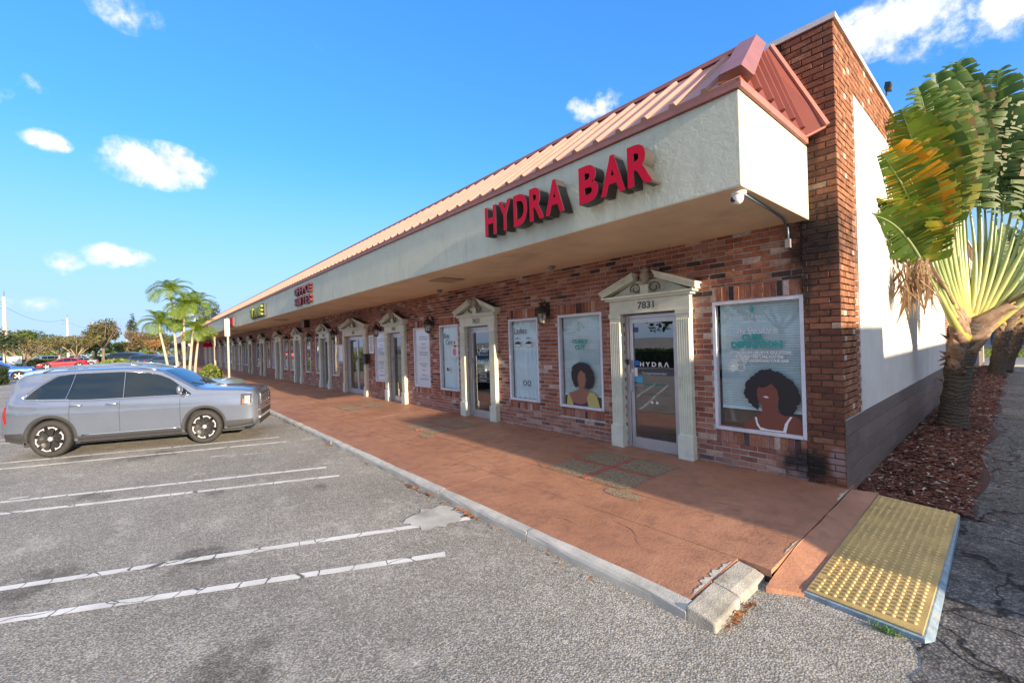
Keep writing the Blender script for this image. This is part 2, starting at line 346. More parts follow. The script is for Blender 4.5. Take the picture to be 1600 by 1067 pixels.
# sidewalk ------------------------------------------------------------
def walk_mat():
    m, nt, b = new_mat('terracotta_paint'); p = pos(nt)
    c = mixc(nt, rng_map(nt, noise(nt, .8, 6, .65, p), .34, .66), (.345, .158, .090), (.465, .232, .138))
    c = mixc(nt, rng_map(nt, noise(nt, 5, 6, .7, p), .48, .68, 0, .65), c, (.22, .105, .075))
    c = mixc(nt, rng_map(nt, noise(nt, 26, 3, .7, p), .71, .75, 0, .9), c, (.05, .035, .03))
    c = mixc(nt, rng_map(nt, noise(nt, 14, 5, .75, p), .735, .75, 0, .85), c, (.50, .47, .43))
    c = mixc(nt, rng_map(nt, noise(nt, 1.9, 7, .7, scaled(nt, p, (.5, 1.3, 1))), .55, .70, 0, .45), c, (.27, .14, .105))
    nt.links.new(c, b.inputs['Base Color']); b.inputs['Roughness'].default_value = .62
    rg = rng_map(nt, noise(nt, 3, 4, .6, p), .3, .7, .45, .75); nt.links.new(rg, b.inputs['Roughness'])
    h = mth(nt, 'ADD', noise(nt, 38, 5, .65, p), mth(nt, 'MULTIPLY', noise(nt, 6, 3, .5, p), 1.2))
    bump(nt, b, h, .5, .012); return m
M['walk'] = walk_mat()
WALL_Y = 6.286
def walk_z(y): return .100 + (y-2.95)/(WALL_Y-2.95)*.045
walk = MB().box(-100, -1.58, 2.97, 3.78, -.2, .075).box(-100, -1.322, 3.781, 6.5, -.2, .075).build('sidewalk', mat('joint_dirt', (.05, .035, .03), .95)); tag(walk, kind='structure')
rows = [(2.965, 3.775, [-1.572, -4.9, -8.7, -12.9, -17.5, -23, -30, -40, -55, -75, -100]), (3.785, 4.46, [-1.318, -6.1, -11.2, -16.8, -24, -33, -46, -70, -100]), (4.472, 6.5, [-1.318, -5.9, -10.9, -16.2, -23, -32, -45, -70, -100])]
for y0, y1, xs in rows:
    for a, b in zip(xs, xs[1:]):
        x1, x0 = a-.004, b+.004
        n = max(2, int((x1-x0)/.5)); mb = MB()
        ring0 = [(x0+(x1-x0)*i/n, y0+random.uniform(-.006, .004)) for i in range(n+1)]; ring1 = [(x0+(x1-x0)*i/n, y1+random.uniform(-.004, .006)) for i in range(n, -1, -1)]
        loop = ring0+ring1
        top = [mb.vert((x, y, walk_z(y))) for x, y in loop]; bot = [mb.vert((x, y, .05)) for x, y in loop]; mb.f.append(top)
        for i in range(len(loop)): mb.f.append([bot[i], bot[(i+1) % len(loop)], top[(i+1) % len(loop)], top[i]])
        mb.build('slab', M['walk'], walk)
# exposed aggregate squares before the doors
def aggr():
    m, nt, b = new_mat('exposed_aggregate'); p = pos(nt)
    vo = nd(nt, 'ShaderNodeTexVoronoi', Scale=95); nt.links.new(p, vo.inputs['Vector']); s = nd(nt, 'ShaderNodeSeparateColor'); nt.links.new(vo.outputs['Color'], s.inputs[0])
    c = mixc(nt, mth(nt, 'POWER', s.outputs[0], 1.6), (.17, .118, .068), (.58, .445, .29)); c = mixc(nt, rng_map(nt, vo.outputs['Distance'], .45, .7, 0, .6), c, (.10, .08, .055))
    nt.links.new(c, b.inputs['Base Color']); b.inputs['Roughness'].default_value = .7; bump(nt, b, vo.outputs['Distance'], -.5, .008); return m
M['aggr'] = aggr(); M['joint_paint'] = mat('red_joint_paint', (.40, .115, .085), .7, var=.15, scale=8)
for xc in (-3.86, -8.62, -13.35):
    z0 = .0
    for ix in (0, 1):
        for iy in (0, 1):
            xa = xc-.68+ix*.72; ya = 4.50+iy*.66; w, d = .63, .57
            n = 7; lp = [(xa+w*i/n, ya) for i in range(n)]+[(xa+w, ya+d*i/n) for i in range(n)]+[(xa+w-w*i/n, ya+d) for i in range(n)]+[(xa, ya+d-d*i/n) for i in range(n)]
            mb = MB(); mb.poly([(x+random.uniform(-.012, .012), y+random.uniform(-.012, .012), walk_z(y)+.005) for x, y in lp]).build('paver', M['aggr'], walk, fix=False)
    mb = MB(); mb.box(xc-.70, xc+.70, 5.085, 5.145, walk_z(5.1)-.01, walk_z(5.145)+.003); mb.box(xc-.045, xc+.035, 4.48, 5.083, walk_z(4.48)-.01, walk_z(5.05)+.002); mb.box(xc-.045, xc+.035, 5.147, 5.75, walk_z(5.15)-.01, walk_z(5.75)+.002)
    mb.build('joint_strip', M['joint_paint'], walk)
    if xc > -10:
        MB().poly([(xc+.72+.3*math.cos(t)*random.uniform(.7, 1.1), 4.35+.12*math.sin(t), walk_z(4.35)+.004) for t in np.linspace(0, 6, 12)]).build('worn_patch', M['aggr'], walk, fix=False)
# hairline cracks wandering over the paint
M['crack'] = mat('crack_dirt', (.04, .03, .028), .95)
for (x, y, a, L) in ((-2.2, 3.35, 2.5, .9), (-1.9, 4.9, 3.5, .5), (-3.4, 3.2, .4, .6), (-5.6, 3.5, 2.9, 1.4), (-7.6, 4.2, 3.3, 1.8), (-9.8, 3.3, 2.2, .7), (-2.9, 5.7, 3.3, .6), (-6.6, 5.6, .3, .9), (-11.9, 4.0, 3.0, 2.0), (-4.4, 4.35, 3.1, .9)):
    pl = [Vector((x, y, 0))]; n = int(L/.045)
    for i in range(n): a += random.gauss(0, .28); pl.append(pl[-1]+Vector((math.cos(a), math.sin(a)*.6, 0))*.045)
    Lf, Rt = [], []
    for i, q in enumerate(pl):
        w = random.uniform(.0012, .0042)*math.sin(math.pi*(i+.3)/(n+.6)); Lf.append((q.x, q.y+w, walk_z(q.y)+.0025)); Rt.append((q.x, q.y-w, walk_z(q.y)+.0025))
    MB().poly(Lf+Rt[::-1]).build('crack', M['crack'], walk, fix=False)
# kerb ----------------------------------------------------------------
M['kerb_end'] = mat('worn_concrete', (.33, .315, .28), .9, var=.3, scale=7, bmp=.8, bscale=70, dirt=(.16, .15, .12), dirt_amt=.7)
kerb = empty('kerb'); tag(kerb, kind='structure')
kx = -1.56
prof = [(2.86, -.1), (2.862, .055), (2.872, .082), (2.893, .100), (2.955, .106), (2.962, -.1)]
while kx > -100:
    L = random.uniform(1.6, 2.6) if kx > -20 else 6.0; n = max(2, int(L/.25)); mb = MB(); rings = []
    for i in range(n+1):
        x = kx-(L-.012)*i/n; rings.append([mb.vert((x, y+random.uniform(-.006, .006), z+random.uniform(-.004, .004))) for y, z in prof])
    for a, b in zip(rings, rings[1:]):
        for j in range(len(prof)-1): mb.f.append([a[j], a[j+1], b[j+1], b[j]])
    mb.f.append(rings[0]); mb.f.append(rings[-1][::-1])
    mb.build('kerb_stone', M['concrete'], kerb, smooth=False); kx -= L
mb = MB().prism([(-1.555, 2.862, .0), (-1.50, 2.862, .085), (-1.36, 2.865, .035), (-1.355, 2.865, 0)], (-.0, .0, 0)); mb = MB()
mb.prism([(-1.560, 2.86, -.05), (-1.352, 2.87, -.05), (-1.356, 2.87, .062), (-1.44, 2.868, .088), (-1.560, 2.862, .108)], (-.011, .43, 0))
bevel(mb.build('kerb_end', M['kerb_end'], kerb), .014)
mb = MB(); mb.prism([(-1.568, 3.297, -.05), (-1.364, 3.307, -.05), (-1.368, 3.307, .062), (-1.44, 3.3, .092), (-1.573, 3.297, .114)], (-.0, .47, -.008))
bevel(mb.build('kerb_end', M['kerb_end'], kerb), .014)
# painted apron between the joint and the tactile pad, falling to the lot
ramp = MB().prism([(-1.30, 3.55, -.05), (-1.105, 3.72, -.05), (-1.105, 3.72, .012), (-1.30, 3.55, .018)], (0, 0, 0)); mb = MB()
a = [(-1.308, 3.62, .045), (-1.095, 3.76, .022), (-1.095, 6.50, .105), (-1.308, 6.275, .148)]
n = 14; L = [Vector(a[0]).lerp(Vector(a[3]), i/n) for i in range(n+1)]; Q = [Vector(a[1]).lerp(Vector(a[2]), i/n) for i in range(n+1)]
L = [p+Vector((random.uniform(-.006, .004), 0, 0)) for p in L]; L = [Vector((p.x, p.y, min(walk_z(p.y)+.001, .045+(p.y-3.62)*.105))) for p in L]
top = [mb.vert(p) for p in L+Q[::-1]]; bot = [mb.vert((p.x, p.y, -.05)) for p in L+Q[::-1]]; mb.f.append(top)
for i in range(len(top)): mb.f.append([bot[i], bot[(i+1) % len(top)], top[(i+1) % len(top)], top[i]])
tag(mb.build('ramp', M['walk']), kind='structure')
# flaked edge where the paint has come off beside the joint and kerb
M['flake'] = mat('bare_concrete', (.52, .50, .44), .9, var=.2, scale=20, bmp=.4)
for (xa, ya, xb, yb, w, nn) in ((-1.585, 3.0, -1.585, 3.72, .075, 16), (-1.325, 5.75, -1.325, 6.2, .05, 10), (-1.33, 4.1, -1.33, 4.5, .025, 8)):
    nn *= 3; Lp = [(xa+(xb-xa)*i/nn, ya+(yb-ya)*i/nn) for i in range(nn+1)]; Rp = [(x-w*(.55+.22*math.sin(i*.55+xa)+.16*math.sin(i*1.31)+random.uniform(-.07, .07))*math.sin(math.pi*(i+.3)/(nn+.6)), y) for i, (x, y) in enumerate(Lp)]
    MB().poly([(x, y, walk_z(y)+.004) for x, y in Lp+Rp[::-1]]).build('bare_patch', M['flake'], walk, fix=False)
# tactile pad -----------------------------------------------------------
pad = empty('tactile_pad', (-.76, 5.1, 0)); tag(pad, 'worn yellow tactile paving pad with raised domes beside the mulch bed', 'tactile pad')
M['yellow'] = mat('yellow_paint', (.47, .33, .125), .55, var=.22, scale=4, bmp=.3, bscale=70, dirt=(.30, .22, .10), dirt_amt=.55)
M['bluepaint'] = mat('flaked_blue_paint', (.22, .30, .36), .7, var=.3, scale=14, dirt=(.35, .34, .30), dirt_amt=.9, bmp=.4)
def padz(y): return .045+(y-3.8)/(6.4-3.8)*.065
c4 = [(-1.09, 3.80), (-.435, 3.76), (-.435, 6.28), (-1.085, 6.40)]
mb = MB(); mb.prism([(x+.76, y-5.1, padz(y)-.012) for x, y in c4], (0, 0, .012)); bevel(mb.build('plate', M['yellow'], pad), .004, 1)
mb = MB(); mb.prism([(-1.10+.76, 3.775-5.1, -.05), (-.425+.76, 3.73-5.1, -.05), (-.385+.76, 3.80-5.1, -.05), (-.425+.76, 6.29-5.1, -.05), (-1.09+.76, 6.41-5.1, -.05)], (0, 0, .08))
for i, v in enumerate(mb.v):
    if v[2] > 0: mb.v[i] = (v[0], v[1], padz(v[1]+5.1)-.013 if v[0] < .345 else padz(v[1]+5.1)-.04)
mb.build('base_slab', M['bluepaint'], pad)
mb = MB(); ny, nx = 42, 11
for i in range(ny):
    for j in range(nx):
        u = (j+.5)/nx; w = (i+.5)/ny; x = -1.06+u*.60+.76; y = 3.83+w*2.47+(1-u)*.05*(w-.3)-5.1; z = padz(y+5.1)
        if random.random() < .02: continue
        mb.lathe([(.0165, 0), (.015, .006), (.010, .0095)], (x, y, z), n=7); mb.f.append(list(range(len(mb.v)-7, len(mb.v))))
tag(mb.build('domes', mat('dome_paint', (.64, .46, .19), .5, var=.2, scale=9), pad, smooth=True), kind='stuff')
# mulch bed -------------------------------------------------------------
def mulch_mat():
    m, nt, b = new_mat('mulch'); p = pos(nt); at = nd(nt, 'ShaderNodeAttribute', attribute_name='bc')
    f = noise(nt, 30, 4, .7, p)
    c = mixc(nt, rng_map(nt, f, .3, .7), (.085, .032, .022), (.27, .092, .055))
    c = mixc(nt, rng_map(nt, at.outputs['Fac'], .90, .93), c, (.50, .43, .34)); c = mixc(nt, rng_map(nt, at.outputs['Fac'], .0, .25, .75, 0), c, (.045, .018, .012))
    nt.links.new(c, b.inputs['Base Color']); b.inputs['Roughness'].default_value = .9; bump(nt, b, noise(nt, 60, 5, .7, p), .8, .02); return m
M['mulch'] = mulch_mat()
nxm, nym = 8, 120; mb = MB(); g = {}
mulch_z = {}
def mz(x, y): return .035+.09*max(0, min(1, (y-6.7)/2.0))*math.sin(math.pi*min(1, max(0, (x+1.45)/1.2)))+.02*math.sin(x*7+y*3)*math.sin(y*2.3)+ .02
for i in range(nym+1):
    for j in range(nxm+1):
        y = 6.42+(31.5-6.42)*(i/nym)**1.5; x = -1.37+(1.02+.07*math.sin(y*1.7))*(j/nxm); g[i, j] = mb.vert((x, y+(.12*(1-j/nxm) if i == 0 else 0), mz(x, y) if j < nxm else .006))
for i in range(nym):
    for j in range(nxm): mb.f.append([g[i, j], g[i, j+1], g[i+1, j+1], g[i+1, j]])
tag(mb.build('mulch_bed', M['mulch'], smooth=True), kind='structure')
mb = MB()
for k in range(16000):
    y = 6.5+25*random.random()**2.2; e = -.36 if random.random() < .93 else random.uniform(-.36, .0); x = random.uniform(-1.33, e)
    if y < 7.6 and random.random() < .45: continue
    z = (mz(x, y) if x < -.36 else .008)+.006; mb.cur = random.random(); l = random.uniform(.012, .045); w = random.uniform(.004, .012); a = random.uniform(0, 6.28); t = random.uniform(-.4, .4)
    dx, dy = math.cos(a)*l, math.sin(a)*l; ex, ey = -math.sin(a)*w, math.cos(a)*w
    mb.poly([(x-dx-ex, y-dy-ey, z), (x+dx-ex, y+dy-ey, z+l*t), (x+dx+ex, y+dy+ey, z+l*t+.006), (x-dx+ex, y-dy+ey, z+.006)])
o = mb.build('mulch_chips', M['mulch'], attr=True, fix=False); tag(o, 'loose red brown wood chips covering the bed along the end wall', 'mulch', kind='stuff')
# dry leaves along the kerb
M['dryleaf'] = mat('dry_leaf', (.33, .13, .045), .8, var=.5, scale=25)
mb = MB()
for (cx, n, sp) in ((-4.15, 40, .22), (-5.2, 30, .3), (-5.7, 16, .2), (-7.2, 8, .12), (-7.9, 8, .12), (-9.2, 22, .16), (-12.6, 10, .2), (-2.9, 5, .3), (-1.36, 26, .05)):
    for k in range(n):
        x = cx+random.gauss(0, sp); y = 2.83-abs(random.gauss(0, .035)); 
        if cx == -1.36: x = -1.34+abs(random.gauss(0, .02)); y = random.uniform(2.95, 3.35)
        z = .008+random.uniform(0, .02); s = random.uniform(.015, .04); a = random.uniform(0, 6.28); q = [(math.cos(a+i*1.57)*s*(1 if i % 2 else .5), math.sin(a+i*1.57)*s*(1 if i % 2 else .5)) for i in range(4)]
        mb.poly([(x+u, y+w, z+random.uniform(0, .012)) for u, w in q])
o = mb.build('dry_leaves', M['dryleaf'], fix=False); tag(o, 'dry brown leaves caught along the foot of the kerb', 'leaves', kind='stuff')
M['weed'] = mat('weed', (.10, .22, .03), .6, var=.3, scale=20)
mb = MB()
for k in range(60):
    x = -.62+random.gauss(0, .05); y = 3.70+random.gauss(0, .015); h = random.uniform(.015, .05); a = random.uniform(0, 6.28)
    mb.poly([(x, y, .005), (x+.012*math.cos(a), y+.012*math.sin(a), .005), (x+.03*math.cos(a+1), y+.03*math.sin(a+1), h)])
tag(mb.build('weeds', M['weed'], fix=False), 'small tuft of green weeds at the corner of the tactile pad', 'weeds', kind='stuff')
# ================================================================ building
SOFFIT, FAS_Y, FAS_T, X_END, X_FAR = 3.39, 4.26, 4.285, -1.645, -97.0
bld = empty('shop_building', (-1.35, WALL_Y, 0)); bld.location = (0, 0, 0)
tag(bld, 'long low brick shop row with deep stucco canopy and pink metal roof', 'building')
def brick_mat(name, ramp, stain, mortar=False):
    m, nt, b = new_mat(name); p = pos(nt)
    at = nd(nt, 'ShaderNodeAttribute', attribute_name='bc')
    cr = nt.nodes.new('ShaderNodeValToRGB'); cr.color_ramp.interpolation = 'LINEAR'
    while len(cr.color_ramp.elements) < len(ramp): cr.color_ramp.elements.new(.5)
    for e, (t, c) in zip(cr.color_ramp.elements, ramp): e.position = t; e.color = (*c, 1)
    nt.links.new(at.outputs['Fac'], cr.inputs[0]); c = cr.outputs[0]
    c = mixc(nt, rng_map(nt, noise(nt, 22, 5, .7, p), .3, .72), mixc(nt, 1.0, c, (.62, .60, .62), 'MULTIPLY'), mixc(nt, 1.0, c, (1.25, 1.2, 1.15), 'MULTIPLY'))
    c = mixc(nt, rng_map(nt, noise(nt, 48, 4, .75, p), .66, .74, 0, .6), c, (.50, .44, .40))          # old mortar smears
    c = mixc(nt, rng_map(nt, noise(nt, 60, 3, .7, p), .68, .74, 0, .7), c, (.05, .03, .03))
    sx = nd(nt, 'ShaderNodeSeparateXYZ'); nt.links.new(p, sx.inputs[0])
    n1 = noise(nt, 2.2, 6, .7, p); n2 = noise(nt, 9, 5, .7, scaled(nt, p, (1, 1, .5)))
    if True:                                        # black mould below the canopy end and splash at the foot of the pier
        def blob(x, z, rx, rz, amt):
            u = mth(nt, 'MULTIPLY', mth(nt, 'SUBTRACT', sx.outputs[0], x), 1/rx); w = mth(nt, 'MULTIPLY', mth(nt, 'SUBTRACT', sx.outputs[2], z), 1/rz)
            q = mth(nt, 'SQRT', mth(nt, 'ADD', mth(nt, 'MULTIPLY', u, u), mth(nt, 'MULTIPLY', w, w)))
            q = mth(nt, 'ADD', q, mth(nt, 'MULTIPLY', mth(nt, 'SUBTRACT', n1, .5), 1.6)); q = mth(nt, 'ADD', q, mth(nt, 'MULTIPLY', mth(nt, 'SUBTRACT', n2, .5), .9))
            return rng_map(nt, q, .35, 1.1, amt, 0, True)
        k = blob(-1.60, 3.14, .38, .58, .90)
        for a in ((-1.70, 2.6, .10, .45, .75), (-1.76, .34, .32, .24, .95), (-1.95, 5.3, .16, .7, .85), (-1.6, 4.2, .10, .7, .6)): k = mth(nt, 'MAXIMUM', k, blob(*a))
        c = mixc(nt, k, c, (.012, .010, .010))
        if stain: c = mixc(nt, blob(-1.42, .42, .10, .22, .55), c, (.42, .30, .30))
    if not stain:
        e = rng_map(nt, sx.outputs[2], .1, .75, .38, 0); c = mixc(nt, mth(nt, 'MULTIPLY', e, rng_map(nt, noise(nt, 5, 5, .7, p), .35, .65)), c, (.46, .38, .37))
    nt.links.new(c, b.inputs['Base Color']); b.inputs['Roughness'].default_value = .82; b.inputs['Specular IOR Level'].default_value = .35
    bump(nt, b, noise(nt, 70, 5, .7, p), .6, .012); return m
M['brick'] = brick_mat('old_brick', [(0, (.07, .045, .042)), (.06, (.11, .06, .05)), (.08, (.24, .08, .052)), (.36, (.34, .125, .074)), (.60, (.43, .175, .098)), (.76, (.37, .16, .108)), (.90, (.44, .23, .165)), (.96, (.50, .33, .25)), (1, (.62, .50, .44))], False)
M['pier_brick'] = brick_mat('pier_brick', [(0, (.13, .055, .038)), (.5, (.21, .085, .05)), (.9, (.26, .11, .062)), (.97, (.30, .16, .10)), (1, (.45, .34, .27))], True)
def mortar_mat():
    m, nt, b = new_mat('mortar'); p = pos(nt); sx = nd(nt, 'ShaderNodeSeparateXYZ'); nt.links.new(p, sx.inputs[0])
    c = mixc(nt, rng_map(nt, noise(nt, 9, 4, .6, p), .3, .7), (.42, .39, .37), (.60, .57, .55)); c = mixc(nt, rng_map(nt, noise(nt, 5, 6, .65, p), .52, .72, 0, .6), c, (.20, .165, .15))
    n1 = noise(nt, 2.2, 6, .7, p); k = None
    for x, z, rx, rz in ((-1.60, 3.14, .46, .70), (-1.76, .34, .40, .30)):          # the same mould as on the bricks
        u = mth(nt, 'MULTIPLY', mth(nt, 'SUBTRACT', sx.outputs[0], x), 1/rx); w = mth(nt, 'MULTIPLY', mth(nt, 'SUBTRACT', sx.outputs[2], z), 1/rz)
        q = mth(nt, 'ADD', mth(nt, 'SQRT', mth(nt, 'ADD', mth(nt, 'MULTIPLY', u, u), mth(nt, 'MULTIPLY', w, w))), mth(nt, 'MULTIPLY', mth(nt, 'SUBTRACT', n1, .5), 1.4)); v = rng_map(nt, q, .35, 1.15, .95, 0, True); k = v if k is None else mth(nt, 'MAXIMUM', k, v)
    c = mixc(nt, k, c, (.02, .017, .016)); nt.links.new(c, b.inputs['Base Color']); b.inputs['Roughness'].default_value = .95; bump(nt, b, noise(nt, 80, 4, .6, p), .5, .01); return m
M['mortar'] = mortar_mat()
M['dark_mortar'] = mat('dark_mortar', (.12, .10, .09), .95, var=.3, scale=9, bmp=.5, bscale=80, dirt=(.32, .29, .26), dirt_amt=.5)
def far_brick():
    m, nt, b = new_mat('far_brick'); p = pos(nt); sx = nd(nt, 'ShaderNodeSeparateXYZ'); nt.links.new(p, sx.inputs[0])
    cb = nd(nt, 'ShaderNodeCombineXYZ'); nt.links.new(sx.outputs[0], cb.inputs[0]); nt.links.new(sx.outputs[2], cb.inputs[1])
    br = nt.nodes.new('ShaderNodeTexBrick'); nt.links.new(cb.outputs[0], br.inputs['Vector']); br.inputs['Scale'].default_value = 1
    br.inputs['Brick Width'].default_value = .232; br.inputs['Row Height'].default_value = .0775; br.inputs['Mortar Size'].default_value = .011; br.inputs['Bias'].default_value = -.1
    br.inputs['Color1'].default_value = (.18, .05, .035, 1); br.inputs['Color2'].default_value = (.38, .13, .065, 1); br.inputs['Mortar'].default_value = (.38, .34, .32, 1)
    c = mixc(nt, rng_map(nt, noise(nt, 6, 5, .7, p), .35, .7, 0, .55), br.outputs[0], (.14, .06, .05)); nt.links.new(c, b.inputs['Base Color']); b.inputs['Roughness'].default_value = .85; return m
M['far_brick'] = far_brick()

# openings in the front wall --------------------------------------------
WIN = [dict(x0=-2.875, x1=-1.735, z0=.655, z1=2.475, k='portrait'), dict(x0=-5.955, x1=-4.865, z0=.69, z1=2.487, k='curly'), dict(x0=-7.485, x1=-6.53, z0=.70, z1=2.488, k='lashes'),
       dict(x0=-10.50, x1=-9.555, z0=.725, z1=2.50, k='skin'), dict(x0=-12.02, x1=-11.05, z0=.73, z1=2.485, k='white'), dict(x0=-14.95, x1=-14.12, z0=.735, z1=2.487, k='white2'),
       dict(x0=-19.55, x1=-18.75, z0=.75, z1=2.50, k='dark'), dict(x0=-22.0, x1=-21.2, z0=.75, z1=2.50, k='dark'), dict(x0=-23.75, x1=-22.85, z0=.75, z1=2.50, k='dark'),
       dict(x0=-26.9, x1=-26.0, z0=.75, z1=2.5, k='dark'), dict(x0=-28.3, x1=-27.4, z0=.75, z1=2.5, k='dark'), dict(x0=-31.4, x1=-30.4, z0=.75, z1=2.5, k='dark'), dict(x0=-32.9, x1=-32.0, z0=.75, z1=2.5, k='dark'), dict(x0=-36.4, x1=-35.3, z0=.75, z1=2.5, k='dark')]
DOOR = [dict(x=-3.90, n='7831', k='hydra'), dict(x=-8.62, n='7833', k='lash'), dict(x=-13.22, n='7835', k='plain'), dict(x=-16.80, n='7837', k='double'), dict(x=-20.45, n='7839', k='plain'), dict(x=-24.95, n='7841', k='plain'), dict(x=-29.38, n='7843', k='plain'),
        dict(x=-34.12, n='7845', k='plain'), dict(x=-38.5, n='', k='far'), dict(x=-43.0, n='', k='far'), dict(x=-46.9, n='', k='far'), dict(x=-51.5, n='', k='far'), dict(x=-56.0, n='', k='far'), dict(x=-60.8, n='', k='far'), dict(x=-65.5, n='', k='far'), dict(x=-70.5, n='', k='far')]
for x in (-40.6, -41.5, -44.9, -49.0, -53.6, -58.4, -63.2, -68.0, -73.0): WIN.append(dict(x0=x-.45, x1=x+.45, z0=.75, z1=2.5, k='dark'))
def dw(d): return .98 if d['k'] == 'double' else .49
holes = [(w['x0'], w['x1'], w['z0'], w['z1']) for w in WIN]+[(d['x']-dw(d), d['x']+dw(d), 0, 2.40) for d in DOOR]
# mortar-faced wall with real openings, brickwork laid on it --------------
XB = -31.0                                     # bricks are laid one by one up to here
yb = WALL_Y+.008
def holed_wall(xa, xb, za, zb, y, hs, mb):
    xs = sorted(set([xa, xb]+[h[0] for h in hs if xa < h[0] < xb]+[h[1] for h in hs if xa < h[1] < xb]))
    for a, b in zip(xs, xs[1:]):
        c = (a+b)/2; spans = sorted((h[2], h[3]) for h in hs if h[0] < c < h[1]); z = za
        for s0, s1 in spans:
            if s0 > z: mb.poly([(a, y, z), (b, y, z), (b, y, s0), (a, y, s0)])
            z = s1
        if z < zb: mb.poly([(a, y, z), (b, y, z), (b, y, zb), (a, y, zb)])
    for h in hs:                                # reveals
        if xa <= h[0] and h[1] <= xb:
            x0, x1, z0, z1 = h; d = y+.16
            for q in (((x0, z0), (x0, z1)), ((x1, z0), (x1, z1)), ((x0, z1), (x1, z1)), ((x0, z0), (x1, z0))):
                mb.poly([(q[0][0], y, q[0][1]), (q[1][0], y, q[1][1]), (q[1][0], d, q[1][1]), (q[0][0], d, q[0][1])])
mb = MB(); holed_wall(XB, -1.66, 0, SOFFIT+.02, yb, [h for h in holes if h[0] > XB], mb); wall = mb.build('front_wall', M['mortar'], bld, fix=False)
mb = MB(); holed_wall(X_FAR, XB, 0, SOFFIT+.02, WALL_Y, [h for h in holes if h[0] <= XB], mb); mb.build('front_wall', M['far_brick'], bld, fix=False)
C, BL, J = .0775, .232, .0135
def lay(xa, xb, za, zb, hs, off=0.0):
    out = []; z = za; k = 0
    while z < zb-.02:
        z1 = min(z+C-J, zb); x = xb - (BL/2 if k % 2 else 0) - off
        x = xb; first = (BL*.5 if k % 2 else BL)
        cuts = []
        segs = [(xa, xb)]
        for h in hs:
            if h[2] < z1-.004 and h[3] > z+.004:
                ns = []
                for s in segs:
                    if h[1] <= s[0] or h[0] >= s[1]: ns.append(s)
                    else:
                        if h[0] > s[0]: ns.append((s[0], h[0]))
                        if h[1] < s[1]: ns.append((h[1], s[1]))
                segs = ns
        for s0, s1 in segs:
            # bond grid is global so that courses line up across openings
            ph = (BL/2 if k % 2 else 0); i0 = math.floor((s0-ph)/BL); x = i0*BL+ph
            while x < s1:
                a, b = max(x, s0), min(x+BL-J, s1)
                if b-a > .035: out.append((a, b, z, z1))
                x += BL
        for h in hs:                              # cut bricks where an opening ends inside a course
            if h[2] < z1-.004 and h[3] > z+.004:
                for c0, c1 in ((z, h[2]-.010), (h[3]+.004, z1)):
                    if c1-c0 > .016 and c0 >= z-.001 and c1 <= z1+.001:
                        ph = (BL/2 if k % 2 else 0); x = math.floor((h[0]-ph)/BL)*BL+ph
                        while x < h[1]:
                            a, b = max(x, h[0]), min(x+BL-J, h[1])
                            if b-a > .03: out.append((a, b, c0, c1))
                            x += BL
        z += C; k += 1
    return out
sold = []
hs2 = [(h[0]-.0, h[1]+.0, h[2], h[3]) for h in holes]
for w in WIN:
    if w['x0'] < XB: continue
    for za, zb, in ((w['z1']+.012, w['z1']+.205), (w['z0']-.18, w['z0']-.012)):
        n = round((w['x1']-w['x0'])/.0775); st = (w['x1']-w['x0'])/n
        for i in range(n): sold.append((w['x0']+i*st+.005, w['x0']+(i+1)*st-.006, za, zb))
        hs2.append((w['x0']-.006, w['x1']+.006, za-.004, zb+.004))
front = lay(XB, -1.745, .10, SOFFIT+.01, hs2)+sold
def one_brick(mb, a, b, z0, z1, yf, yback, jit=.003, ch=.005):
    r = random.uniform; f = yf-r(0, .006)
    P = [(a, z0), (b, z0), (b, z1), (a, z1)]
    base = [mb.vert((x+r(-jit, jit), yback, z+r(-jit, jit)*.7)) for x, z in P]
    mid = [mb.vert((x+r(-jit, jit), f+ch, z+r(-jit, jit)*.8)) for x, z in P]
    cx, cz = (a+b)/2, (z0+z1)/2
    fr = [mb.vert((x+(ch if x < cx else -ch)+r(-jit, jit)*.6, f+r(-.0015, .0015), z+(ch if z < cz else -ch)+r(-jit, jit)*.5)) for x, z in P]
    for i in range(4):
        j = (i+1) % 4; mb.f.append([base[i], base[j], mid[j], mid[i]]); mb.f.append([mid[i], mid[j], fr[j], fr[i]])
    mb.f.append(fr)
pier_rects = []
z = .10; k = 0
while z < 5.68:
    z1 = min(z+C-J*.9, 5.685)
    xl = -1.732 if z < SOFFIT else -1.688
    if z > 4.30: xl = -1.60-(z-4.30)*.30            # where the roof dies into the pier
    if z > 3.4 and z < 4.32: xl = -1.66
    segs = []
    x = -1.352; w0 = .108 if k % 2 else .222
    while x > xl+.03:
        a = max(xl, x-w0); segs.append((a+.009 if a > xl else a, x)); x -= w0; w0 = BL-.01
    for s in segs: 
        if s[1]-s[0] > .03: pier_rects.append((s[0], s[1], z, z1))
    z += C; k += 1
depth = lambda q: -(q[0]+q[1])/2
# the 300 bricks that show largest: the lower pier and the nearest stretch of wall
cand = [(-(q[0]+q[1])/2*1.0 + (0 if q[3] < 3.5 else .9) + (.25 if q[1]-q[0] < .12 else 0), 0, q) for q in pier_rects]+[(-(q[0]+q[1])/2+.15 + (.3 if q[1]-q[0] < .12 and q[3]-q[2] < .1 else 0), 1, q) for q in front]
cand.sort(key=lambda t: t[0]); single = cand[:300]; rest = cand[300:]
pier_core = MB().box(-1.72, -1.362, WALL_Y-.002, 7.0, 0, 5.69)
pier = pier_core.build('brick_pier', M['dark_mortar'], bld)
PY = WALL_Y-.016
for _, kind, q in single:
    mb = MB(); mb.cur = random.random()
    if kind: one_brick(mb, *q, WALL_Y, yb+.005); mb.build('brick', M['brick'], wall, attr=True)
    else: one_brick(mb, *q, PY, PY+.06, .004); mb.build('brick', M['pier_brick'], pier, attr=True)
m1, m2 = MB(), MB()
